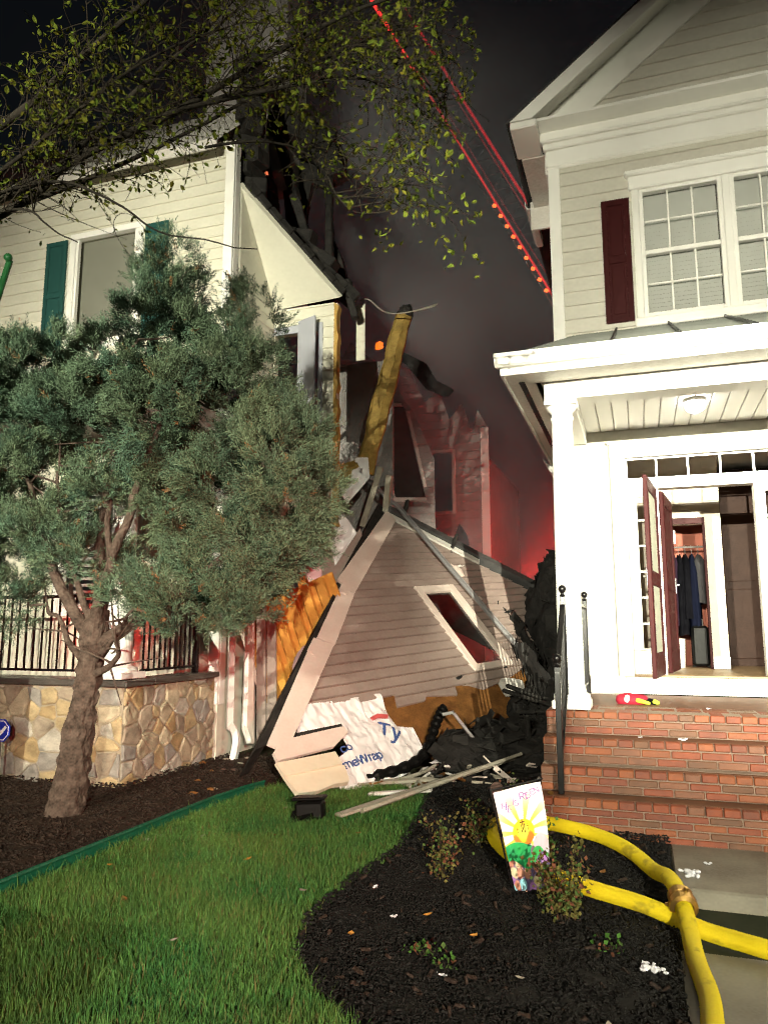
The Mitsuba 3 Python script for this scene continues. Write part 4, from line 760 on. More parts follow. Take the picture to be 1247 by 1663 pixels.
for a, b, l in [((-4.05, 10.9, 3.15), (-3.78, 11.0, 4.1), 'upright grey splintered stud between the beam foot and the gable peak'), ((-3.80, 11.2, 3.05), (-3.70, 11.2, 4.0), 'second pale upright stud at the gable peak')]:
    lumber('splintered_stud', l, 'stud', a, b, .10, .09, 'mat_old_wood')
FT = Frame((-4.35, 10.6, 3.2), (.8, .1, -.15), (-.1, .05, 1))
add('torn_wrap', rubble(FT, Polygon([(-.5, -.9), (.1, -.75), (.45, -.2), (.15, .15), (-.1, .5), (-.35, .35), (-.55, -.1)]), .004, .09, 3.0, .05, 13), 'mat_wrap', 'torn white house wrap hanging beside the gable peak', 'house wrap', smooth=30)
add('torn_wrap', rubble(Frame((-4.05, 10.6, 4.0), (.6, .1, .3), (-.2, .05, .9)), Polygon([(-.35, -.5), (.3, -.25), (.35, .1), (.05, .2), (-.15, -.1), (-.45, -.2)]), .004, .07, 4.0, .04, 17), 'mat_wrap', 'white shred of wrap caught at the beam foot', 'house wrap', smooth=30)
add('wall_sheet', slab(Frame((-4.55, 10.3, 2.0), (.85, .1, .15), (.2, .1, .95)), Polygon([(-.2, -.6), (.4, -.4), (.75, .6), (.5, 1.05), (.2, .5), (.0, .9), (-.3, .3)]), .01, -.01), 'mat_siding_gable', 'beige wall sheet stuck behind the left roof edge of the gable', 'wall sheet')
add('insulation_lump', rubble(Frame((-4.42, 9.9, 2.35), (.8, .2, .1), (-.15, .1, .95)), Polygon([(-.2, -.4), (.12, -.35), (.18, .35), (-.05, .5), (-.22, .2)]), .05, .07, 5, .05, 19), 'mat_insulation', 'pale pink insulation strip hanging by the juniper', 'insulation', smooth=40)
# long metal strip across the gable
sp = GF.at([3.95, 4.10, 4.24, 4.40], [4.75, 3.72, 2.45, .80], [.05, .16, .12, .10])
add('metal_strip', [tube(sp, .028, 4), tube(sp + np.array([.05, .02, .0]), .012, 4)], 'mat_grey_metal', 'long thin metal strip hanging diagonally over the gable and its window', 'metal strip')
# dark heap on the right
HEAPS = []
def mound(label, name, c, s, seed, m, n=4):
    k = trimesh.creation.icosphere(n); v = np.array(k.vertices)
    f = meshkit.fbm(v * 1.7 + seed, 5, seed); f2 = np.abs(meshkit.noise(v * np.array([2.4, 5.5, 1.2]) + seed, 3) - .5)
    v = v * (0.72 + .62 * f[:, None] - .3 * f2[:, None]) * np.array(s) + np.array(c)
    hm = trimesh.Trimesh(v, k.faces, process=False); HEAPS.append((hm, 420))
    add(name, hm, m, label, 'debris')
mound('big black heap of burnt roofing behind the right end of the gable', 'burnt_heap', (-1.15, 12.4, .7), (.85, 1.5, 2.05), 3, 'mat_char_sheet', 5)
mound('low dark heap of soaked debris between the gable and the brick steps', 'burnt_heap', (-1.45, 9.0, .0), (.85, 1.3, .55), 8, 'mat_char_sheet', 5)
for q_, (o_, u_, v_, pts_, am, l_) in enumerate([((-1.55, 11.0, 1.0), (.55, -.6, -.3), (-.35, .35, .85), [(-.9, -.8), (.5, -.9), (.8, .1), (.4, .9), (-.3, 1.05), (-.8, .4)], .12, 'black rumpled roofing sheet draped over the right end of the gable'),
                                      ((-1.25, 10.2, .75), (.5, -.8, -.15), (-.3, .2, .9), [(-.8, -.7), (.6, -.7), (.75, .2), (.1, .75), (-.6, .6)], .12, 'black torn sheet standing in front of the draped one'),
                                      ((-1.1, 9.3, .5), (.8, -.6, .1), (-.2, .45, .75), [(-.7, -.5), (.5, -.55), (.55, .3), (.0, .6), (-.6, .3)], .10, 'small black sheet lying nearest the step railing'),
                                      ((-1.9, 9.4, .35), (.75, .6, .0), (-.5, .5, .55), [(-.6, -.4), (.7, -.4), (.6, .35), (-.2, .5)], .08, 'dark roofing scrap under the lower right corner of the gable')]):
    add('roofing_sheet', rub := rubble(Frame(o_, u_, v_), Polygon(pts_), .012, am, 2.6, .05, 31 + q_), 'mat_char_sheet' if q_ % 2 == 0 else 'mat_shingle', l_, 'roofing sheet', smooth=35); HEAPS.append((rub, 110))
def litter(label, mesh_list, n, seed):
    r = np.random.default_rng(seed); out = []
    for m, k_ in mesh_list:
        P_, fi = trimesh.sample.sample_surface(m, k_, seed=seed)
        N_ = m.face_normals[fi]
        for p, nn in zip(P_, N_):
            if nn[2] < -.2: continue
            nn = nn + r.normal(0, .35, 3); nn /= np.linalg.norm(nn); a = np.cross(nn, r.normal(0, 1, 3)); a /= np.linalg.norm(a)
            s1, s2 = r.uniform(.05, .17), r.uniform(.03, .09)
            b = Frame(p + nn * .01, a, np.cross(nn, a)).box(-s1, s1, -s2, s2, -.004, .006); out.append(b)
    add('shingle_litter', out, 'mat_burnt_shingle', label, 'shingles', kind='stuff')
from trimesh import sample as _ts
litter('loose burnt shingle tabs and slivers covering the black heap', HEAPS, 0, 3)
r_ = np.random.default_rng(4)
lab = ['left of the heap', 'crossing the heap low down', 'at the foot of the heap', 'high on the heap', 'right edge of the heap', 'half buried in the heap', 'on top near the gable', 'between heap and steps', 'slanting into the gap', 'behind the step railing', 'under the torn sheet', 'sticking out toward the lawn']
for i in range(12):
    c = np.array([r_.uniform(-2.3, -.95), r_.uniform(8.2, 10.4), 0]); c[2] = .25 + .5 * (c[1] - 8.2) * r_.uniform(.5, 1.1)
    d = np.array([r_.normal(), r_.normal() * .6, r_.normal() * .35]); d /= np.linalg.norm(d); L_ = r_.uniform(.35, .8)
    charred(f'charred stick {lab[i]}', c - d * L_, c + d * L_, .06, .05, 'charred_stick', group='charred sticks in the black heap')
for i, (a, b, l) in enumerate([((-3.55, 11.3, 3.2), (-3.45, 11.4, 3.62), 'burnt stub standing on the roof edge near the gable peak'), ((-2.85, 11.6, 2.7), (-2.72, 11.7, 3.08), 'burnt stub standing halfway down the right roof edge')]):
    charred(l, a, b, .07, .07, 'charred_stub')
# boards on the lawn edge
lumber('trim_board', 'long weathered trim board lying from the lawn towards the steps', 'board', (-2.47, 6.1, .05), (-1.30, 8.0, .28), .09, .025, 'mat_old_wood')
lumber('trim_board', 'second weathered board lying tight beside the long one', 'board', (-2.3, 6.22, .07), (-1.22, 7.9, .33), .07, .03, 'mat_old_wood', twist=.5)
lumber('trim_board', 'short pale board on the lawn behind the long boards', 'board', (-2.5, 6.95, .05), (-1.9, 6.98, .12), .07, .03, 'mat_white_dirty')
lumber('trim_board', 'flat grey board in the debris behind the pale short board', 'board', (-2.55, 7.4, .07), (-2.0, 7.6, .10), .12, .03, 'mat_old_wood')
cp = smooth_path([(-2.85, 7.35, .08), (-2.55, 7.6, .12), (-2.3, 8.0, .22), (-2.25, 8.3, .42), (-2.22, 8.5, .60), (-2.18, 8.6, .68)], 60)
add('corrugated_pipe', tube(cp, .055 + .006 * np.sign(np.sin(np.arange(60) * 1.57)), 12), 'mat_black_plastic', 'black corrugated pipe bent up from the debris', 'pipe')
add('cable', tube(smooth_path([(-2.95, 7.1, .05), (-2.5, 7.45, .07), (-2.2, 7.9, .12), (-2.1, 8.4, .25)], 30), .018, 6), 'mat_old_wood', 'grey cable curving below the corrugated pipe', 'cable')
wf = thing('window_sash', 'broken white window sash standing in the debris near the pipe', 'window sash')
part(wf, 'stile', bar((-1.98, 8.2, .68), (-1.70, 8.35, .28), .045, .035), 'mat_aluminium'); part(wf, 'rail', bar((-2.10, 8.2, .66), (-1.975, 8.2, .69), .045, .035), 'mat_aluminium')
add('torn_wrap', rubble(Frame((-2.0, 8.0, .22), (1, .1, .0), (0, .7, .25)), Polygon([(-.18, -.1), (.2, -.08), (.24, .1), (.02, .2), (-.1, .12)]), .004, .05, 6, .03, 23), 'mat_wrap', 'white plastic scrap under the broken sash', 'plastic scrap', smooth=30)
bl = thing('black_crate', 'crushed black plastic box lying on the lawn', 'box')
fb = Frame((-2.78, 5.95, .03), (.96, .25, .05), (-.1, .05, .99))
part(bl, 'body', [fb.box(0, .24, 0, .14, -.1, .06, .02)], 'mat_black_plastic'); part(bl, 'lid', fb.box(-.02, .26, .15, .175, -.12, .08, .01), 'mat_black_plastic'); part(bl, 'flap', Frame((-2.80, 5.86, .02), (.95, .1, .1), (-.1, .75, .6)).box(0, .2, .0, .12, 0, .012, .004), 'mat_black_plastic')
r_ = np.random.default_rng(9)
def scrap(label, x, y, s, m='mat_foam_white', name='foam_scrap', z=None, cat_='foam scrap', group=None):
    if name == 'foam_scrap':
        bits = []
        for _ in range(int(4 + s * 260)):
            b = trimesh.creation.icosphere(1); w = b.vertices * (.5 + meshkit.noise(b.vertices * 2.2 + r_.uniform(0, 50))[:, None]) * s * r_.uniform(.12, .38) * np.array([1.2, 1, .7])
            bits.append(trimesh.Trimesh(w + r_.normal(0, .42, 3) * np.array([1.3, .9, .18]) * s + np.array([0, 0, .1 * s]), b.faces, process=False))
        z0 = ground(x, y) + .06 if z is None else z
        k = cat(bits); k.apply_translation((x, y, z0)); add(name, k, m, label, cat_, group); return
    k = trimesh.creation.icosphere(2); v = k.vertices; v = v * (0.5 + meshkit.fbm(v * 2.4 + x * 7 + y, 3)[:, None]) * np.array([1.2, .8, .45]) * s
    z0 = ground(x, y) + .06 if z is None else z
    add(name, trimesh.Trimesh(v + np.array([x, y, z0 + .2 * s]), k.faces, process=False), m, label, cat_, group)
for x, y, s, z, l in [(-.02, 4.02, .05, None, 'largest white foam scrap in the right mulch bed near the walkway'), (.20, 5.23, .045, .115, 'white foam scrap on the upper walkway slab'), (.24, 5.15, .035, .115, 'smaller foam scrap beside the big one on the upper slab'), (.33, 5.45, .02, .115, 'tiny foam crumb on the upper walkway slab'), (.26, 6.40, .03, .745, 'white foam scrap on the second brick tread'), (.80, 6.0, .02, .375, 'small foam scrap at the right of the lowest tread'), (-1.62, 4.6, .022, None, 'white crumb at the left of the right bed'), (-1.38, 4.25, .018, None, 'white crumb in the middle of the right bed'), (-.95, 3.65, .022, None, 'white crumb near the bottom of the right bed'), (-1.3, 5.6, .02, None, 'white crumb left of the garden flag'), (-3.2, 6.55, .03, .01, 'white scrap on the grass by the cream panel'), (-.05, 6.43, .018, .745, 'tiny crumb on the second tread left of the larger scrap'), (.5, 7.0, .02, .925, 'small crumb on the porch floor'), (.95, 6.8, .022, .925, 'small crumb on the right of the porch floor'), (-3.62, 5.6, .0, None, '')]:
    if s: scrap(l, x, y, s, z=z)
for i in range(60):
    x, y = r_.uniform(-3.0, -1.0), r_.uniform(7.15, 8.6)
    a_ = r_.uniform(0, 3.14); L2 = r_.uniform(.06, .24); c_ = np.array([x, y, ground(x, y) + .05 + r_.uniform(0, .06)]); e_ = np.array([math.cos(a_), math.sin(a_), r_.normal(0, .25)]) * L2
    add('rubble_piece', cat([bar(c_ - e_, c_ + e_ * r_.uniform(-.1, .3), r_.uniform(.02, .07), r_.uniform(.012, .03), .004, r_.uniform(0, 1)), bar(c_ + e_ * .1, c_ + e_ + r_.normal(0, .03, 3), r_.uniform(.012, .04), .012, .003)]), ['mat_old_wood', 'mat_char', 'mat_white_dirty', 'mat_osb', 'mat_rake', 'mat_char'][i % 6], 'small broken ' + ['weathered grey wood splinter', 'charred black splinter', 'white painted fragment', 'rusty brown sheathing chip', 'pale pink trim sliver', 'charred black splinter'][i % 6] + ' in the debris strip below the gable', 'rubble', 'small rubble pieces below the gable')
for i in range(14):
    x, y = r_.uniform(-4.9, -3.75), r_.uniform(6.0, 8.4)
    scrap('brown dead leaf or chip on the left mulch bed', x, y, r_.uniform(.02, .045), ['mat_old_wood', 'mat_osb', 'mat_brown_plate'][i % 3], 'leaf_litter', None, 'leaf', 'dead leaves on the left bed')
# green edging strip with pale stones
ed = np.array([(-3.70, y) for y in np.linspace(1.5, 6.2, 20)] + [(-3.66, 6.6), (-3.6, 6.95)])
add('garden_edging', trimesh.util.concatenate([bx(-.008, .008, 0, 1, 0, .10)] * 0 + [bar((a[0], a[1], .035), (b[0], b[1], .035), .014, .11, .003) for a, b in zip(ed[:-1], ed[1:])] + [tube(np.column_stack([ed, np.full(len(ed), .095)]), .016, 8)]), 'mat_edging', 'dark green plastic edging strip between lawn and left mulch bed', 'garden edging')
for i, (x, y, s) in enumerate([(-3.62, 4.95, .05), (-3.61, 5.07, .06), (-3.6, 5.2, .06), (-3.6, 5.33, .05), (-3.59, 5.45, .045)]):
    scrap('pale edging stone along the green strip', x, y, s, 'mat_stone_5', 'edging_stone', -.01, 'stone', 'pale stones along the edging strip')
# security sign
sg = thing('yard_sign', 'blue octagonal yard sign in front of the stone wall at the left edge', 'yard sign')
FS = Frame((-6.24, 6.25, .56), (1, 0, 0), (0, 0, 1))
oc = [(math.cos(math.pi / 8 + i * math.pi / 4), math.sin(math.pi / 8 + i * math.pi / 4)) for i in range(8)]
part(sg, 'plate', slab(FS, Polygon([(.12 * a, .12 * b) for a, b in oc]), .004, -.004), 'mat_sign_blue')
part(sg, 'border', slab(FS, Polygon([(.105 * a, .105 * b) for a, b in oc]).difference(Polygon([(.096 * a, .096 * b) for a, b in oc])), .006, .0041), 'mat_sign_white')
part(sg, 'emblem', slab(FS, Polygon([(-.07, .02), (.0, -.05), (.075, .03), (.05, .05), (.0, -.005), (-.045, .05)]), .006, .0041), 'mat_sign_white')
part(sg, 'stake', bx(-6.25, -6.23, 6.256, 6.264, -.1, .5), 'mat_aluminium')
# leaning green pole at the left edge
fp = thing('flag_pole', 'dark green pole leaning out from the left house at the frame edge', 'pole')
part(fp, 'shaft', tube([(-7.6, 6.62, 4.1), (-6.36, 6.0, 5.58)], .035, 10), 'mat_green_pole'); part(fp, 'tip', trimesh.creation.icosphere(2, .045).apply_translation((-6.355, 5.97, 5.6)), 'mat_green_pole')
# thin wire above the beam
add('loose_wire', [tube(smooth_path([(-3.95, 10.5, 6.7), (-3.72, 10.5, 6.62), (-3.45, 10.5, 6.42), (-2.95, 10.5, 6.42), (-2.70, 10.5, 6.47)], 24), .010, 5), tube(smooth_path([(-3.6, 10.5, 6.5), (-3.3, 10.5, 6.40), (-2.72, 10.5, 6.44)], 14), .008, 5)], 'mat_old_wood', 'loose wire sticking out above the ochre beam', 'wire')

# ------------------------------------------------------------------ house behind in red light
rh2 = thing('rear_house', 'dark house far behind the rubble lit red along its corner', 'house')
FRH = Frame((0, 17, 0), (1, 0, 0), (0, 0, 1))
RW = Polygon([(-7.5, .5), (-3.25, .5), (-3.22, 6.3), (-3.42, 6.7), (-3.55, 6.15), (-3.8, 6.9), (-4.1, 6.5), (-4.35, 7.3), (-4.7, 7.0), (-5.1, 7.9), (-7.5, 8.6)]).difference(unary_union([sbox(-4.85, 4.3, -4.05, 5.7), Polygon([(-4.0, 2.6), (-3.6, 2.9), (-3.7, 3.7), (-3.9, 4.0), (-4.15, 3.4)])]))
siding(rh2, FRH, RW, .5, 8.6, .2, ['mat_rear_wall'])
part(rh2, 'wall', [slab(Frame((0, 17.2, 0), (1, 0, 0), (0, 0, 1)), RW.buffer(-.05), .17, 0)], 'mat_rear_wall')
part(rh2, 'wall', bx(-3.3, -3.24, 17.21, 22, 0, 5.6), 'mat_rear_wall')
part(rh2, 'corner_board', bx(-3.36, -3.17, 16.97, 17.014, 0, 6.25, .004), 'mat_white_trim')
part(rh2, 'window_trim', [bx(-4.93, -4.85, 16.95, 17.0, 4.22, 5.78, .005), bx(-4.05, -3.97, 16.95, 17.0, 4.22, 5.78, .005), bx(-4.849, -4.051, 16.95, 17.0, 5.7, 5.78, .005), bx(-4.849, -4.051, 16.95, 17.0, 4.22, 4.3, .005)], 'mat_white_dirty')
rb = thing('red_beacon', 'red emergency light standing hidden behind the rubble', 'beacon')
part(rb, 'stand', [lathe([(0, 0), (.2, 0), (.2, .05), (.03, .1), (.03, .9), (0, .9)], (-2.6, 15.5, 0), 16)], 'mat_black_metal')
part(rb, 'lens', lathe([(0, .9), (.12, .9), (.12, 1.1), (.06, 1.17), (0, 1.18)], (-2.6, 15.5, 0), 20), 'mat_red_cloth', smooth=40)
scene['rear_red_lamp'] = {'type': 'spot', 'sampling_weight': 10.0, 'to_world': T().look_at(origin=(-2.75, 15.5, 1.3), target=(-.8, 15.3, 2.5), up=[0, 0, 1]), 'cutoff_angle': 44.0, 'beam_width': 20.0, 'intensity': {'type': 'rgb', 'value': [REAR_RED, REAR_RED * .03, REAR_RED * .025]}}

# ------------------------------------------------------------------ aerial ladder lit red
al = thing('aerial_ladder', 'long fire truck aerial ladder glowing red against the night sky', 'fire ladder')
A, B = np.array([-9.6, 25, 27.6]), np.array([-1.6, 25, 11.4])
D = (B - A) / np.linalg.norm(B - A); Wd = np.array([D[2] * -1, 0, D[0]]); Wd = Wd if Wd[0] > 0 else -Wd
L_ = np.linalg.norm(B - A); depth = np.array([0, 1.4, 0])
for o, m in ((0 * Wd, 'a'), (Wd * .92, 'b')):
    for dpt in (0 * depth, depth):
        part(al, 'rail', bar(A + o + dpt, B + o + dpt, .07, .07), 'mat_aluminium')
n = 52
for i in range(n):
    p = A + D * L_ * (i + .5) / n
    part(al, 'rung', bar(p, p + depth, .03, .03), 'mat_aluminium')
    q = A + D * L_ * ((i + 1.5) / n)
    part(al, 'brace', bar(p if i % 2 else p + Wd * .92, q + Wd * .92 if i % 2 else q, .03, .03), 'mat_aluminium')
def led(name, a, b, w, e):
    scene[num(al + '__' + name)] = {**mikit.ply(bar(a, b, w, w, 0), 'mat_red_cloth'), 'emitter': {'type': 'area', 'sampling_weight': 0.05, 'radiance': {'type': 'rgb', 'value': e}}}
off = np.array([0, -.06, 0])
led('light_strip', A + off, A + D * L_ * .34 + off, .13, [3.0, .10, .08]); led('light_strip', A + D * L_ * .34 + off, B + off, .075, [.9, .03, .03]); led('light_strip', A + Wd * .92 + off + D * .2 * L_, B + Wd * .92 + off, .09, [.75, .02, .03]); led('light_strip', A + Wd * .92 + off, A + D * L_ * .2 + Wd * .92 + off, .03, [.35, .02, .03]);
led('light_strip', A + D * L_ * .3 + Wd * .20 + off, B + Wd * .2 + off, .03, [.18, .01, .012]); led('light_strip', A + D * L_ * .4 + Wd * .74 + off, B + Wd * .74 + off, .035, [.3, .01, .015])
for i in range(9):
    p = np.array([-4.30, 24.85, 16.55]) + D * i * .485
    led('rung_lamp', p, p + np.array([.11, 0, -.05]), .09, [5.5, .55, .10])

# ------------------------------------------------------------------ smoke between the houses
gx = np.stack(np.meshgrid(*[(np.arange(k_) + .5) / k_ for k_ in (40, 24, 36)][::-1], indexing='ij')[::-1], -1)   # z,y,x order of points
P = gx * np.array([16, 8, 22]) + np.array([-12, 12, 0])
den = np.clip((meshkit.fbm(P * np.array([.45, .45, .30]) + 5.3, 4, 2) - .42) * 1.25, 0, .55)
den += 2.0 * np.exp(-P[..., 2] / 1.3) * meshkit.fbm(P * .8, 3, 6)
plume = np.exp(-((P[..., 0] + 6.5 + .12 * (P[..., 2] - 8)) / (3.2 + .08 * P[..., 2])) ** 2) * np.clip(meshkit.fbm(P * np.array([.55, .55, .4]) + 9.1, 5, 8) * 2.4 - .55, 0, 2) * sst(4, 8, P[..., 2])
den += 1.0 * plume
den *= sst(0, .15, gx[..., 0]) * sst(0, .3, 1 - gx[..., 0]) * sst(0, .12, gx[..., 1]) * sst(0, .2, 1 - gx[..., 1]) * sst(0, .35, 1 - gx[..., 2])
SM = T().translate([-12, 12, .12]).scale([16, 8, 22])
scene['smoke'] = {'type': 'cube', 'to_world': T().translate([-4, 16, 11.12]).scale([8, 4, 11]), 'bsdf': {'type': 'null'},
                  'interior': {'type': 'heterogeneous', 'albedo': {'type': 'rgb', 'value': [.86, .90, .96]}, 'scale': SMOKE_SCALE,
                               'sigma_t': {'type': 'gridvolume', 'grid': mi.VolumeGrid(den.astype(np.float32)[..., None]), 'to_world': SM}}}
tag('smoke', 'thin grey and red lit smoke drifting between the houses', 'smoke', kind='stuff')

# ------------------------------------------------------------------ juniper in front of the left house
jt = thing('juniper_tree', 'blue green juniper with bare leaning trunk in front of the stone porch', 'tree')
trunk = smooth_path([(-4.66, 5.37, -.05), (-4.60, 5.37, .35), (-4.52, 5.37, .85), (-4.46, 5.37, 1.25), (-4.43, 5.38, 1.75)], 220)
fr_ = np.linspace(0, 1, 220)
tm = tube(trunk, .108 + .055 * (1 - fr_) ** 3 - .012 * fr_, 110)
v = tm.vertices; v += (meshkit.fbm(v * np.array([16, 16, 4.0]), 4, 2)[:, None] - .5) * .06 * np.array([1, 1, .3]) + (np.abs(meshkit.noise(v * np.array([34, 34, 7.0]), 5) - .5)[:, None]) * .05 * np.array([1, 1, 0])
part(jt, 'trunk', tm, 'mat_bark', smooth=50)
rj = np.random.default_rng(31)
limbs, tips = [], []
LIMB = [[(-4.42, 1.55), (-4.5, 2.3), (-4.55, 3.1), (-4.4, 3.9), (-4.1, 4.7)], [(-4.42, 1.5), (-4.2, 2.1), (-3.8, 2.9), (-3.5, 3.6)], [(-4.4, 1.45), (-3.9, 1.75), (-3.4, 2.1), (-2.9, 2.6)], [(-4.45, 1.5), (-4.9, 2.1), (-5.2, 2.8), (-5.5, 3.5)],
        [(-4.46, 1.25), (-4.75, 1.5), (-4.95, 1.72), (-5.3, 1.85)], [(-4.44, 1.2), (-4.15, 1.28), (-3.95, 1.4), (-3.85, 1.62)], [(-4.43, 1.3), (-4.2, 1.42), (-3.98, 1.55), (-3.7, 1.75)], [(-4.4, 1.6), (-4.25, 2.4), (-4.2, 3.3), (-3.9, 4.0)], [(-4.47, 1.35), (-4.8, 1.75), (-5.05, 2.3), (-5.0, 3.0)], [(-4.45, 1.6), (-4.7, 2.3), (-4.75, 3.0)]]
for i, l in enumerate(LIMB):
    yo = rj.uniform(-.5, .5); p = np.array([(a, 5.38 + yo * (k_ / (len(l) - 1)), b) for k_, (a, b) in enumerate(l)])
    s = smooth_path(p, 22); s += (meshkit.fbm(s * 4 + i, 3)[:, None] - .5) * np.linspace(0, .16, 22)[:, None]
    limbs.append(tube(s, np.linspace(.060 if i < 4 else .034, .010, 22), 9)); tips.append(s)
for k_ in range(60):
    s = tips[rj.integers(len(tips))]; b = s[rj.integers(6, 22)]
    d = rj.normal(0, 1, 3) * np.array([1, .8, .5]); d /= np.linalg.norm(d)
    q = smooth_path([b, b + d * .14 + np.array([0, 0, .03]), b + d * rj.uniform(.25, .5) + np.array([0, 0, .08])], 8)
    limbs.append(tube(q, np.linspace(.011, .004, 8), 5))
part(jt, 'limb', limbs, 'mat_bark', 'bare limbs inside the crown', kind='stuff', smooth=50)
CROWN = [(-3.93, 4.72, 0.20, 0.42), (-3.92, 4.26, 0.36, 0.35), (-3.0, 4.14, 0.20, 0.30), (-3.06, 3.62, 0.36, 0.3), (-3.73, 3.83, 0.7, 0.44), (-4.91, 3.73, 0.75, 0.39), (-5.38, 3.42, 0.5, 0.48), (-5.19, 2.88, 0.52, 0.35), (-4.21, 3.32, 0.75, 0.44), (-3.34, 3.3, 0.64, 0.49), (-2.80, 3.14, 0.38, 0.36), (-2.56, 2.71, 0.31, 0.54), (-2.97, 2.69, 0.6, 0.49), (-3.61, 2.73, 0.47, 0.43), (-2.76, 2.32, 0.34, 0.36), (-3.18, 2.14, 0.5, 0.36), (-3.87, 1.9, 0.46, 0.20), (-3.33, 1.77, 0.5, 0.22), (-3.02, 1.86, 0.26, 0.20), (-5.42, 2.26, 0.39, 0.29), (-5.41, 1.84, 0.21, 0.22), (-4.31, 2.83, 0.34, 0.2), (-5.58, 3.98, 0.44, 0.38), (-5.92, 2.86, 0.52, 1.23), (-4.85, 2.45, .36, .22), (-4.45, 2.2, .3, .16)]
def juniper_crown(n):
    r = np.random.default_rng(77)
    vol = np.array([a * b for _, _, a, b in CROWN]); pick = r.choice(len(CROWN), n, p=vol / vol.sum())
    C = np.array(CROWN)[pick]
    yo = r.uniform(-.22, .22, len(CROWN)) + np.array([0 if abs(c[0] + 4) < 1.6 else .05 for c in CROWN])
    # clumps on each blob: sprays gather around clump centres so that gaps stay between them
    nc = 44
    dirs = r.normal(0, 1, (len(CROWN), nc, 3)); dirs /= np.linalg.norm(dirs, axis=2, keepdims=True)
    rad = r.uniform(.45, 1.05, (len(CROWN), nc)) ** .6
    ci = r.integers(0, nc, n)
    dv = dirs[pick, ci] * rad[pick, ci][:, None]
    S = np.column_stack([C[:, 2], np.minimum(.8, .3 + .65 * C[:, 2]), C[:, 3]])
    base = np.column_stack([C[:, 0], 5.38 + yo[pick], C[:, 1]]) + dv * S + r.normal(0, .040, (n, 3))
    out = dv * S; out[:, 2] += .10; out /= np.linalg.norm(out, axis=1, keepdims=True) + 1e-9
    cl = r.normal(0, .35, (len(CROWN), nc, 3))[pick, ci]
    ax = out * .8 + cl + np.array([0, -.05, .42]) + r.normal(0, .28, (n, 3)); ax /= np.linalg.norm(ax, axis=1, keepdims=True)
    L = r.uniform(.08, .18, n)
    side = np.cross(ax, r.normal(0, 1, (n, 3))); side /= np.linalg.norm(side, axis=1, keepdims=True); up = np.cross(side, ax)
    m = 13; V = np.empty((n, m, 3, 3))
    for k in range(m):
        f = (k + .5) / m; ang = k * 2.4 + r.uniform(0, .5, n)
        s = side * np.cos(ang)[:, None] + up * np.sin(ang)[:, None]
        p = base + ax * (L * f)[:, None]
        ll = (.052 * (1 - .55 * f)) * r.uniform(.7, 1.25, n)
        d = ax * .95 + s * .6; tip = p + d * ll[:, None]
        wv = np.cross(d, r.normal(0, 1, (n, 3))); wv /= np.linalg.norm(wv, axis=1, keepdims=True)
        mid = p + d * (ll * .45)[:, None]
        V[:, k, 0] = p; V[:, k, 1] = mid + wv * .0062 + d * 0.004; V[:, k, 2] = tip
        V[:, k, 0] = p - wv * .0062
    tone = r.random((len(CROWN), nc))[pick, ci]
    c = np.array([.045, .084, .056])[None] * (1 - tone[:, None]) + np.array([.085, .118, .066])[None] * tone[:, None]
    c = c * r.uniform(.85, 1.65, (n, 1))
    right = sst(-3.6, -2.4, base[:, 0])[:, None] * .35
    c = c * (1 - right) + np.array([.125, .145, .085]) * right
    dead = r.random(n) < .012; c[dead] = np.array([.24, .12, .05])
    col = np.repeat(c, m * 3, 0)
    return trimesh.Trimesh(V.reshape(-1, 3), np.arange(n * m * 3).reshape(-1, 3), process=False), col
cm_, cc_ = juniper_crown(38000)
part(jt, 'crown', cm_, 'mat_juniper', color=cc_)

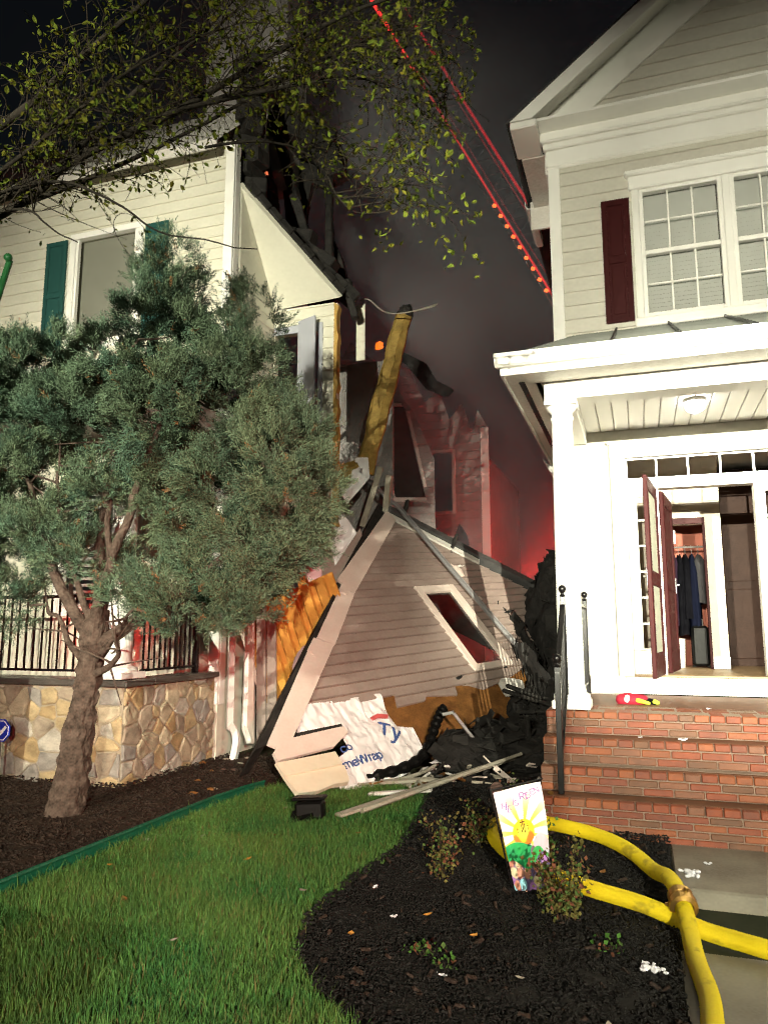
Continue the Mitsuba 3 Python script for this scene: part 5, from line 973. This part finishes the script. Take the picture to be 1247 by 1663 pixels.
# ------------------------------------------------------------------ street tree reaching in from the left
st_ = thing('leafy_tree', 'spring leafed tree whose dark branches reach in from the upper left', 'tree')
part(st_, 'trunk', tube(smooth_path([(-5.6, 2.4, -.1), (-5.55, 2.45, 1.4), (-5.45, 2.6, 2.6), (-5.2, 2.8, 3.3)], 20), np.linspace(.2, .14, 20), 14), 'mat_bark', smooth=50)
rt_ = np.random.default_rng(5)
MAIN = [([(-5.2, 2.8, 3.3), (-4.4, 3.05, 3.85), (-3.55, 3.25, 4.18), (-2.85, 3.25, 4.36), (-2.33, 3.3, 4.52), (-1.64, 3.3, 4.75), (-.9, 3.3, 4.85)], .055, .012),
        ([(-5.2, 2.8, 3.3), (-4.6, 3.2, 4.2), (-3.7, 3.4, 4.85), (-3.3, 3.3, 4.9), (-2.78, 3.3, 5.2), (-2.4, 3.3, 5.5)], .05, .014),
        ([(-5.2, 2.8, 3.3), (-4.3, 3.3, 3.95), (-3.5, 3.4, 4.25), (-3.15, 3.4, 4.5), (-2.65, 3.45, 4.92), (-2.3, 3.5, 5.2)], .05, .014),
        ([(-4.4, 3.05, 3.85), (-3.5, 3.2, 4.05), (-3.22, 3.2, 3.96), (-2.89, 3.2, 3.76)], .016, .005),
        ([(-4.0, 3.1, 4.0), (-3.21, 3.2, 4.18), (-2.77, 3.2, 4.03), (-2.44, 3.2, 3.77), (-1.76, 3.2, 3.52)], .017, .004),
        ([(-2.33, 3.3, 4.52), (-1.85, 3.3, 4.5), (-1.4, 3.3, 4.46), (-1.0, 3.3, 4.3)], .018, .006),
        ([(-3.4, 3.25, 4.2), (-2.7, 3.6, 4.75), (-2.0, 3.9, 5.1), (-1.4, 4.0, 5.3), (-1.0, 4.0, 5.15)], .028, .008),
        ([(-2.3, 3.5, 4.4), (-1.7, 3.6, 4.3), (-1.5, 3.6, 4.0), (-1.2, 3.6, 3.85)], .012, .004),
        ([(-4.4, 3.05, 3.85), (-3.3, 3.1, 4.28), (-2.6, 3.0, 4.5), (-1.9, 2.9, 4.55)], .022, .006),
        ([(-4.4, 3.05, 3.85), (-3.5, 3.7, 4.5), (-2.6, 4.2, 5.2), (-1.6, 4.4, 5.8)], .03, .01),
        ([(-1.4, 3.6, 4.9), (-1.2, 3.8, 4.9), (-1.05, 3.9, 4.75), (-.9, 4.0, 4.9)], .012, .005)]
paths, br = [], []
for p_, a_, b_ in MAIN:
    n_ = 30; s = smooth_path(p_, n_); s += (meshkit.fbm(s * 2.6 + a_ * 90, 3)[:, None] - .5) * np.array([.08, .08, .1]) * np.linspace(.2, 1, n_)[:, None]
    part(st_, 'branch', tube(s, np.linspace(a_ * .72, b_ * .7, n_), 9), 'mat_limb', smooth=60); paths.append(s)
zmin = lambda x: np.interp(x, [-4.2, -2.6, -1.75, -1.3, -.95, -.62, -.5, -.2], [4.15, 4.12, 4.0, 3.95, 3.75, 3.7, 4.25, 4.9])
leafP, leafD = [], []
twigs = []
def sprout(b, d, L, lvl):
    q = smooth_path([b, b + d * L * .5 + rt_.normal(0, .03, 3), b + d * L + np.array([0, 0, -.04 * lvl]) + rt_.normal(0, .04, 3)], 7)
    if q[-1][2] < zmin(q[-1][0]) or q[-1][0] > -.78: return None
    twigs.append(tube(q, np.linspace(.0045 if lvl == 1 else .0028, .0015, 7), 5, False)); return q
for s in paths:
    for k in range(34):
        i = rt_.integers(6, 30); b = s[i]
        d = s[min(i + 1, 29)] - s[i - 1]; d /= np.linalg.norm(d); d = d * .7 + rt_.normal(0, .55, 3) + np.array([.1, 0, .25]); d /= np.linalg.norm(d)
        q = sprout(b, d, rt_.uniform(.25, .65), 1)
        if q is None: continue
        for m_ in range(4):
            b2 = q[rt_.integers(2, 7)]; d2 = d * .6 + rt_.normal(0, .6, 3); d2 /= np.linalg.norm(d2)
            q2 = sprout(b2, d2, rt_.uniform(.12, .3), 2)
            if q2 is None: continue
            for _ in range(rt_.integers(4, 9)):
                f = rt_.integers(2, 7); leafP.append(q2[f] + rt_.normal(0, .02, 3)); leafD.append(d2 * .4 + rt_.normal(0, .6, 3) + np.array([0, 0, -.35]))
part(st_, 'twig', twigs, 'mat_twig', kind='stuff', smooth=60)
for x, y, z in [(-1.02, 3.3, 3.66), (-.86, 3.3, 3.58), (-1.1, 3.3, 3.5), (-.78, 3.3, 3.86), (-.7, 3.3, 3.32), (-.72, 3.3, 3.6), (-1.25, 3.3, 3.72), (-.95, 3.3, 3.95)]:
    for _ in range(16): leafP.append(np.array([x, y, z]) + rt_.normal(0, .055, 3) * np.array([1, 1, .8])); leafD.append(rt_.normal(0, .6, 3) + np.array([0, 0, -.4]))
lp, ld = np.array(leafP), np.array(leafD); n = len(lp)
ld /= np.linalg.norm(ld, axis=1, keepdims=True); sd = np.cross(ld, rt_.normal(0, 1, (n, 3))); sd /= np.linalg.norm(sd, axis=1, keepdims=True); un = np.cross(sd, ld)
L_ = rt_.uniform(.022, .050, n)[:, None]; W_ = L_ * rt_.uniform(.2, .32, (n, 1))
V = np.stack([lp, lp + ld * L_ * .3 + sd * W_ * .8 + un * W_ * .4, lp + ld * L_ * .65 + sd * W_ + un * W_ * .45, lp + ld * L_, lp + ld * L_ * .65 - sd * W_ + un * W_ * .45, lp + ld * L_ * .3 - sd * W_ * .8 + un * W_ * .4], 1)
F = np.array([[0, 1, 2], [0, 2, 3], [0, 3, 4], [0, 4, 5]])
lc = np.array([.078, .115, .018]) * rt_.uniform(.65, 1.3, (n, 1)) + np.array([.05, .01, .0]) * rt_.random((n, 1))
part(st_, 'crown', trimesh.Trimesh(V.reshape(-1, 3), (F[None] + (np.arange(n) * 6)[:, None, None]).reshape(-1, 3), process=False), 'mat_leaf', color=np.repeat(lc, 6, 0))

# ------------------------------------------------------------------ front bed: rose bushes, flag, hose
def bush(label, x, y, h, w, seed, n, group=None, tint=(.16, .15, .05), shape=1.0):
    r = np.random.default_rng(seed)
    k = thing('rose_bush', label, 'bush', group); z0 = ground(x, y) + .03
    st, P, D = [], [], []
    for i in range(9):
        a = r.uniform(0, 6.28); e = np.array([x + w * r.uniform(.2, 1) * math.cos(a), y + w * r.uniform(.2, 1) * math.sin(a), z0 + h * (r.uniform(.45, 1.0) if i else 1.05)])
        q = smooth_path([(x + r.normal(0, .015), y + r.normal(0, .015), z0 - .03), ((x + e[0]) / 2 + r.normal(0, .02), (y + e[1]) / 2, z0 + .5 * (e[2] - z0) + .02), e], 12)
        st.append(tube(q, np.linspace(.006, .0025, 12), 5))
        for _ in range(n // 9):
            f = r.integers(3, 12); P.append(q[f] + r.normal(0, .03 * shape, 3)); D.append(r.normal(0, 1, 3) + np.array([0, 0, .3]))
    part(k, 'stem', st, 'mat_twig', smooth=50)
    P, D = np.array(P), np.array(D); m = len(P); D /= np.linalg.norm(D, axis=1, keepdims=True)
    S = np.cross(D, r.normal(0, 1, (m, 3))); S /= np.linalg.norm(S, axis=1, keepdims=True); U = np.cross(S, D)
    L = r.uniform(.018, .036, (m, 1)); W = L * .38
    V = np.stack([P, P + D * L * .5 + S * W + U * W * .3, P + D * L, P + D * L * .5 - S * W + U * W * .3], 1)
    c = np.array(tint) * r.uniform(.6, 1.3, (m, 1)); red = r.random(m) < .3; c[red] = np.array([.20, .085, .05]) * r.uniform(.7, 1.2, (red.sum(), 1))
    gr = r.random(m) < .25; c[gr] = np.array([.10, .17, .05])
    part(k, 'foliage', trimesh.Trimesh(V.reshape(-1, 3), (np.array([[0, 1, 2], [0, 2, 3]])[None] + (np.arange(m) * 4)[:, None, None]).reshape(-1, 3), process=False), 'mat_leaf', color=np.repeat(c, 4, 0))
bush('reddish green rose bush in front of the garden flag', -.47, 4.50, .40, .19, 3, 900)
bush('thin rose bush with bare tips left of the garden flag', -1.28, 4.85, .38, .15, 5, 420)
bush('dim brownish bush between the thin rose bush and the flag', -1.12, 5.35, .28, .17, 8, 420, tint=(.12, .10, .035))
bush('green leaves peeking out right behind the garden flag', -.66, 5.15, .32, .10, 9, 260, tint=(.08, .17, .05))
bush('small green plant by the boards near the steps', -1.0, 6.1, .25, .12, 12, 200, tint=(.10, .14, .04))
for i, (x, y, h, w_) in enumerate([(-.21, 4.18, .05, .05), (-1.1, 3.85, .03, .06), (-.98, 3.75, .02, .05)]):
    bush(['small green weed right of the rose bush in the mulch', 'flat weed sprout in the middle of the mulch', 'second flat sprout lower in the mulch'][i], x, y, h, w_, 20 + i, 60, tint=(.08, .2, .04))
r9 = np.random.default_rng(44)
for i in range(16):
    x, y = [(-2.3, 3.5), (-2.9, 3.9), (-2.6, 4.8), (-3.2, 5.2), (-2.1, 5.6), (-3.4, 4.4), (-2.0, 4.4), (-2.5, 3.2), (-1.5, 3.9), (-.6, 3.7), (-.3, 5.1), (-1.2, 4.3), (-3.0, 6.2), (-2.7, 5.4), (-.9, 4.1), (-.2, 3.4)][i]
    a_ = r9.uniform(0, 6.28); z_ = ground(x, y) + (.05 if x < -1.7 else .075); s_ = r9.uniform(.022, .036)
    q_ = np.array([(-1, 0, .1), (-.4, .5, 0), (.3, .5, .12), (1, 0, .3), (.3, -.5, .12), (-.4, -.5, 0), (0, 0, -.15)]) * s_
    c_, n_ = math.cos(a_), math.sin(a_); q_ = np.column_stack([q_[:, 0] * c_ - q_[:, 1] * n_, q_[:, 0] * n_ + q_[:, 1] * c_, q_[:, 2]]) + np.array([x, y, z_])
    add('fallen_leaf', trimesh.Trimesh(q_, [[6, i_, (i_ + 1) % 6] for i_ in range(6)], process=False), ['mat_old_wood', 'mat_osb', 'mat_orange_wood'][i % 3], ['grey brown', 'dark rusty', 'orange'][i % 3] + (' fallen leaf lying in the grass of the lawn' if x < -1.7 else ' fallen leaf lying on the black mulch'), 'leaf', 'fallen leaves scattered over lawn and mulch')
# hose: one line that comes up from the bottom, turns behind the flag and goes out to the right
hp = [(.20, 2.6), (.19, 3.1), (.19, 3.48), (.2, 3.8), (.17, 4.18), (.13, 4.67), (-.04, 5.19), (-.31, 5.53), (-.64, 5.70), (-.88, 5.74), (-1.03, 5.66), (-1.05, 5.45), (-.93, 5.2), (-.69, 4.97), (-.35, 4.78), (-.11, 4.69), (.13, 4.59), (.34, 4.5), (.55, 4.39), (1.2, 4.05), (2.2, 3.6)]
s = smooth_path([(a, b, 0) for a, b in hp], 220)
onpath = s[:, 0] > .09
zg = np.where(onpath, np.where(s[:, 1] > 4.93, .11, -.045), ground(s[:, 0], s[:, 1]) + .05)
from scipy.ndimage import gaussian_filter1d
zg = gaussian_filter1d(zg, 5) + .064
zg[40:75] += .11 * np.exp(-((np.arange(35) - 17) / 7.0) ** 2) * ((s[40:75, 1] > 4.3) & (s[40:75, 1] < 5.0))
s[:, 2] = gaussian_filter1d(zg, 2)
hs = thing('fire_hose', 'thick yellow fire hose crossing itself beside the walkway and looping behind the flag', 'hose')
hj = tube(s, .046 + .0022 * (meshkit.noise(np.column_stack([np.arange(220) * .6, np.zeros(220), np.zeros(220)])) - .5), 18)
hu = np.vstack([np.column_stack([np.repeat(np.arange(220) / 220 * .6, 18), np.tile(np.arange(18) / 18, 220)]), [[0, 0], [.6, 0]]])
part(hs, 'jacket', hj, 'mat_yellow_hose', smooth=True, uv=hu)
ic = int(np.argmin(np.hypot(s[:80, 0] - .14, s[:80, 1] - 4.62)))
p0, d0 = s[ic], s[ic + 1] - s[ic - 1]; d0 /= np.linalg.norm(d0)
def ring(pp, dd, r0, r1, h0, h1):
    m = lathe([(r0, h0), (r1, h0 + .008), (r1, h1 - .008), (r0, h1)], sections=24); m.apply_transform(trimesh.geometry.align_vectors([0, 0, 1], dd)); m.apply_translation(pp); return m
cpl = part(hs, 'coupling', [ring(p0, d0, .05, .074, -.06, .0), ring(p0, d0, .05, .068, .004, .06)], 'mat_brass')
for a in range(3):
    ang = a * 2.09; q = trimesh.geometry.align_vectors([0, 0, 1], d0)[:3, :3] @ np.array([math.cos(ang), math.sin(ang), 0])
    scene[num(cpl + '__lug')] = mikit.ply(bar(p0 + q * .06, p0 + q * .09, .022, .022), 'mat_brass')
# garden flag
gf = thing('garden_flag', 'colourful garden flag with sunrise and crosses hanging on a thin black pole', 'garden flag')
FW, FH = .30, .60
fo, fu, fv = np.array([-.79, 4.80, .015]), np.array([.92, .33, .21]), np.array([-.02, .0, 1.0]); fu /= np.linalg.norm(fu); fv -= fu * (fv @ fu); fv /= np.linalg.norm(fv)
FG2 = Frame(fo, fu, fv)
fold = lambda a, b: .022 * np.sin(a / FW * 5.2 + b * 2.2) * (1.1 - .55 * b / FH) + .012 * np.sin(a / FW * 11 + b * 5) * (1 - b / FH)
squeeze = lambda a, b: a * (1 - .22 * (1 - np.clip(b / FH, 0, 1)) * np.clip(1.25 - b / FH, 0, 1))
na, nb = 40, 60
A_, B_ = np.meshgrid(np.linspace(0, FW, na), np.linspace(0, FH, nb), indexing='ij'); A_, B_ = A_.ravel(), B_.ravel()
Vf = FG2.at(squeeze(A_, B_), B_, fold(A_, B_))
i, j = np.meshgrid(np.arange(na - 1), np.arange(nb - 1), indexing='ij'); a = i * nb + j
q = np.stack([a, a + nb, a + nb + 1, a + 1], -1).reshape(-1, 4)
def flag_print(p, n, uv):
    u, v = uv.x, uv.y; du, dv = u - .47, (v - .56) * 2.0
    rr = dr.sqrt(du * du + dv * dv); an = dr.atan2(dv, du)
    c = tmix((.86, .86, .90), (.90, .72, .10), tss(.15, .5, dr.sin(an * 11)) * tss(.95, .3, rr))
    c = tmix(c, (.93, .74, .03), tss(.26, .24, rr)); c = tmix(c, (.95, .88, .08), tss(.17, .10, rr))
    c = tmix(c, (.90, .22, .03), tss(.27, .25, rr) * tss(.53, .49, v + .05 * dr.sin(u * 18)))
    hill = .44 + .05 * dr.sin(u * 5 + .6)
    g = tmix((.03, .42, .10), (.02, .27, .13), tnoise(u * 7, v * 12))
    c = tmix(c, g, tss(hill + .006, hill - .006, v))
    d1 = dr.sqrt(dr.square((u - .82) * .8) + dr.square(v - .35)); c = tmix(c, (.55, .52, .6), tss(.17, .15, d1) * tss(.2, .25, u))
    c = tmix(c, (.16, .14, .15), tss(.07, .055, dr.sqrt(dr.square(u - .62) + dr.square((v - .36) * 1.2))))
    c = tmix(c, (.05, .40, .10), tss(.13, .12, dr.sqrt(dr.square((u - .72) * .7) + dr.square(v - .27))))
    ba, bb, bc = tvor(u * 5.5 + 3.0, v * 9.0)
    fl = dr.select(bc < .25, mi.Color3f(.30, .62, .72), dr.select(bc < .45, mi.Color3f(.60, .28, .20), dr.select(bc < .62, mi.Color3f(.10, .42, .10), dr.select(bc < .8, mi.Color3f(.45, .22, .55), mi.Color3f(.72, .62, .40)))))
    band = .27 + .06 * dr.sin(u * 8 + 1)
    c = dr.select(v < band, tmix((.13, .10, .22), fl, tss(.62, .40, ba)), c)
    return c
scene['mat_flag'] = {'type': 'twosided', 'bsdf': {'type': 'principled', 'base_color': proc(flag_print), 'roughness': .7, 'specular': .2}}
key = num(gf + '__cloth'); scene[key] = mikit.ply(trimesh.Trimesh(Vf, np.vstack([q[:, [0, 1, 2]], q[:, [0, 2, 3]]]), process=False), 'mat_flag', smooth=True, uv=np.column_stack([A_ / FW, B_ / FH]))
mat('mat_flag_purple', (.30, .10, .42), .7); mat('mat_flag_brown', (.12, .03, .02), .7)
def on_flag(m2, m):
    m2 = m2.subdivide_to_size(.02); v = np.array(m2.vertices)
    k_ = num(gf + '__lettering'); scene[k_] = mikit.ply(trimesh.Trimesh(FG2.at(squeeze(v[:, 0], v[:, 1]), v[:, 1], fold(v[:, 0], v[:, 1]) + .0015 + v[:, 2]), m2.faces, process=False), m)
def word(tx, a, b, h, rot, gap=1.0):
    t_ = meshkit.text_mesh(tx, h, .0008); t_.apply_transform(trimesh.transformations.rotation_matrix(rot, (0, 0, 1))); t_.apply_translation((a, b, 0)); on_flag(t_, 'mat_flag_purple')
for tx, a, b, h, rt0 in [('H', .022, .495, .042, -.25), ('E', .058, .470, .040, -.2), ('I', .098, .505, .036, -.1), ('S', .113, .492, .036, 0), ('R', .152, .515, .046, .1), ('I', .186, .512, .040, .1), ('S', .198, .515, .038, .2), ('E', .226, .528, .038, .2), ('N', .252, .535, .036, .25)]: word(tx, a, b, h, rt0)
def fbx(a0, a1, b0, b1): return bx(a0, a1, b0, b1, 0, .0008)
on_flag(cat([fbx(.138, .143, .345, .415), fbx(.124, .157, .392, .398), fbx(.100, .103, .335, .372), fbx(.094, .110, .358, .361), fbx(.172, .175, .340, .378), fbx(.165, .183, .365, .368)]), 'mat_flag_brown')
on_flag(cat([fbx(.128, .133, .33, .385), fbx(.148, .153, .33, .385)]), 'mat_flag_brown')
pole = FG2.at([-.012, -.012, -.012], [-.10, .3, FH + .03], [0, 0, 0])
part(gf, 'pole', [tube(pole, .006, 8), tube(FG2.at([-.012, .1, FW + .02], [FH + .014] * 3, [0, 0, 0]), .005, 8)], 'mat_black_metal')
bp = thing('brown_marker', 'small brown shield shaped marker on a stake behind the garden flag', 'marker')
part(bp, 'plate', slab(Frame((-1.04, 5.6, .44), (1, 0, 0), (0, 0, 1)), Polygon([(.05 * math.cos(t_) * (1 if math.sin(t_) > 0 else .85), .06 * math.sin(t_)) for t_ in np.linspace(0, 6.28, 20)[:-1]]), .008, -.008), 'mat_brown_plate')
part(bp, 'stake', bx(-1.046, -1.034, 5.596, 5.604, .05, .39), 'mat_brown_plate')
# glove on the porch
gl = thing('work_glove', 'red and black work glove with yellow tips lying on the porch floor', 'glove')
def blob(pts, rad):
    import manifold3d as mf
    ms = []
    sp = trimesh.creation.icosphere(2)
    out = []
    for (p1, r1), (p2, r2) in zip(list(zip(pts, rad))[:-1], list(zip(pts, rad))[1:]):
        out.append(trimesh.Trimesh(np.vstack([sp.vertices * r1 + p1, sp.vertices * r2 + p2])).convex_hull)
    return out
Z = .955
part(gl, 'cuff', blob([np.array([-.20, 7.30, Z]), np.array([-.14, 7.30, Z + .005])], [.052, .058]), 'mat_red_cloth'); part(gl, 'strap', blob([np.array([-.155, 7.262, Z + .004]), np.array([-.15, 7.262, Z + .02])], [.028, .026]), 'mat_paper')
part(gl, 'palm', blob([np.array([-.12, 7.30, Z]), np.array([-.02, 7.31, Z - .003])], [.056, .05]), 'mat_red_cloth')
for i in range(4):
    part(gl, 'finger', blob([np.array([-.01, 7.265 + i * .028, Z - .01]), np.array([.04, 7.262 + i * .03, Z - .012 + .01 * (i % 2)]), np.array([.085 + .01 * (i % 2), 7.255 + i * .03, Z - .02])], [.017, .016, .014]), 'mat_black_cloth')
    part(gl, 'fingertip', blob([np.array([.075 + .01 * (i % 2), 7.254 + i * .03, Z - .012]), np.array([.10 + .01 * (i % 2), 7.25 + i * .03, Z - .02])], [.0165, .012]), 'mat_hivis')
part(gl, 'thumb', blob([np.array([-.06, 7.25, Z]), np.array([-.01, 7.225, Z - .01]), np.array([.03, 7.22, Z - .02])], [.02, .017, .014]), 'mat_hivis')
add('knob', lathe([(0, 0), (.018, 0), (.022, .012), (.012, .022), (0, .024)], (-.70, 5.93, .373), 14), 'mat_brass', 'small brass cap beside the railing post on the lowest step', 'cap', smooth=40)

# ------------------------------------------------------------------ lamps behind the camera
lt = thing('light_tower', 'tall steel light tower with floodlight heads and one head added for the smoke, standing on the street', 'light tower')
part(lt, 'mast', [tube([(-2.2, -9.1, -.17), (-2.2, -9.1, 4.2)], .06, 12)], 'mat_grey_metal')
part(lt, 'base', bx(-2.7, -1.7, -9.6, -8.6, -.17, .35, .03), 'mat_tank')
part(lt, 'cross_arm', [bx(-3.3, -0.3, -9.16, -9.1, 3.7, 3.78), bx(-3.3, -1.1, -9.16, -9.1, 4.12, 4.2)], 'mat_grey_metal')
lt2 = thing('light_tower', 'second light tower with one floodlight head and one added fill head at the right of the street', 'light tower')
part(lt2, 'mast', [tube([(5.2, -8.62, -.17), (5.2, -8.62, 4.0)], .06, 12)], 'mat_grey_metal')
for i, (p, a, I, cut, bw) in enumerate(FLOOD):
    part(lt2 if i in (4, 5) else lt, 'lamp_head', bx(p[0] - .16, p[0] + .16, p[1] - .1, p[1] - .02, p[2] - .12, p[2] + .12, .02), 'mat_grey_metal')
    scene[num('flood')] = {'type': 'spot', 'sampling_weight': 5.0, 'to_world': T().look_at(origin=p, target=a, up=[0, 0, 1]), 'cutoff_angle': float(cut), 'beam_width': float(bw), 'intensity': {'type': 'rgb', 'value': [I * c for c in FLOOD_TINT]}}
fe = thing('fire_engine', 'red fire engine parked on the street at the left', 'fire engine')
part(fe, 'body', [bx(-20.5, -14.0, -9.0, -6.6, .45, 2.7, .08), bx(-14.0, -11.6, -9.0, -6.6, .45, 2.5, .12)], 'mat_tank')
part(fe, 'windscreen', bx(-13.6, -11.8, -6.6, -6.56, 1.5, 2.3, .01), 'mat_black_plastic')
for x in (-18.8, -17.4, -12.9): part(fe, 'wheel', trimesh.creation.cylinder(.5, .35, 28).apply_transform(trimesh.transformations.rotation_matrix(math.pi / 2, (1, 0, 0))).apply_translation((x, -6.75, .33)), 'mat_rubber')
for i, x in enumerate((-19.6, -17.0, -14.6, -12.6)):
    k = num(fe + '__warning_light'); scene[k] = {**mikit.ply(bx(x - .2, x + .2, -6.62, -6.54, 1.9, 2.1), 'mat_red_cloth'), 'emitter': {'type': 'area', 'sampling_weight': 0.3, 'radiance': {'type': 'rgb', 'value': [55, 1.6, 1.2]}}}
pc = thing('added_pickup', 'unseen dark pickup added at the kerb to shade the lawn', 'pickup')  # out of view, added so its cab throws shade over the lawn
part(pc, 'body', [bx(-5.8, -.5, -3.2, -1.4, .45, 1.05, .12), bx(-4.6, -1.95, -3.1, -1.5, 1.0, 1.75, .15)], 'mat_car')
for x in (-4.8, -1.4):
    for y in (-1.5, -3.1): part(pc, 'wheel', trimesh.creation.cylinder(.38, .24, 24).apply_transform(trimesh.transformations.rotation_matrix(math.pi / 2, (1, 0, 0))).apply_translation((x, y, .35)), 'mat_rubber')
for i, (p, a, I, cut, bw) in enumerate(RED_BEAMS):
    b_ = thing('warning_beacon', ['red rotating beacon on a stand at the right of the street', 'red rotating beacon on a stand at the left of the street'][i], 'beacon')
    part(b_, 'stand', [tube([(p[0], p[1] - .25, -.17), (p[0], p[1] - .25, p[2])], .04, 10), bx(p[0] - .12, p[0] + .12, p[1] - .36, p[1] - .14, p[2] - .14, p[2] + .14, .02)], 'mat_black_metal')
    scene[num('red_lamp')] = {'type': 'spot', 'sampling_weight': 2.0, 'to_world': T().look_at(origin=p, target=a, up=[0, 0, 1]), 'cutoff_angle': float(cut), 'beam_width': float(bw), 'intensity': {'type': 'rgb', 'value': [I, I * .03, I * .03]}}
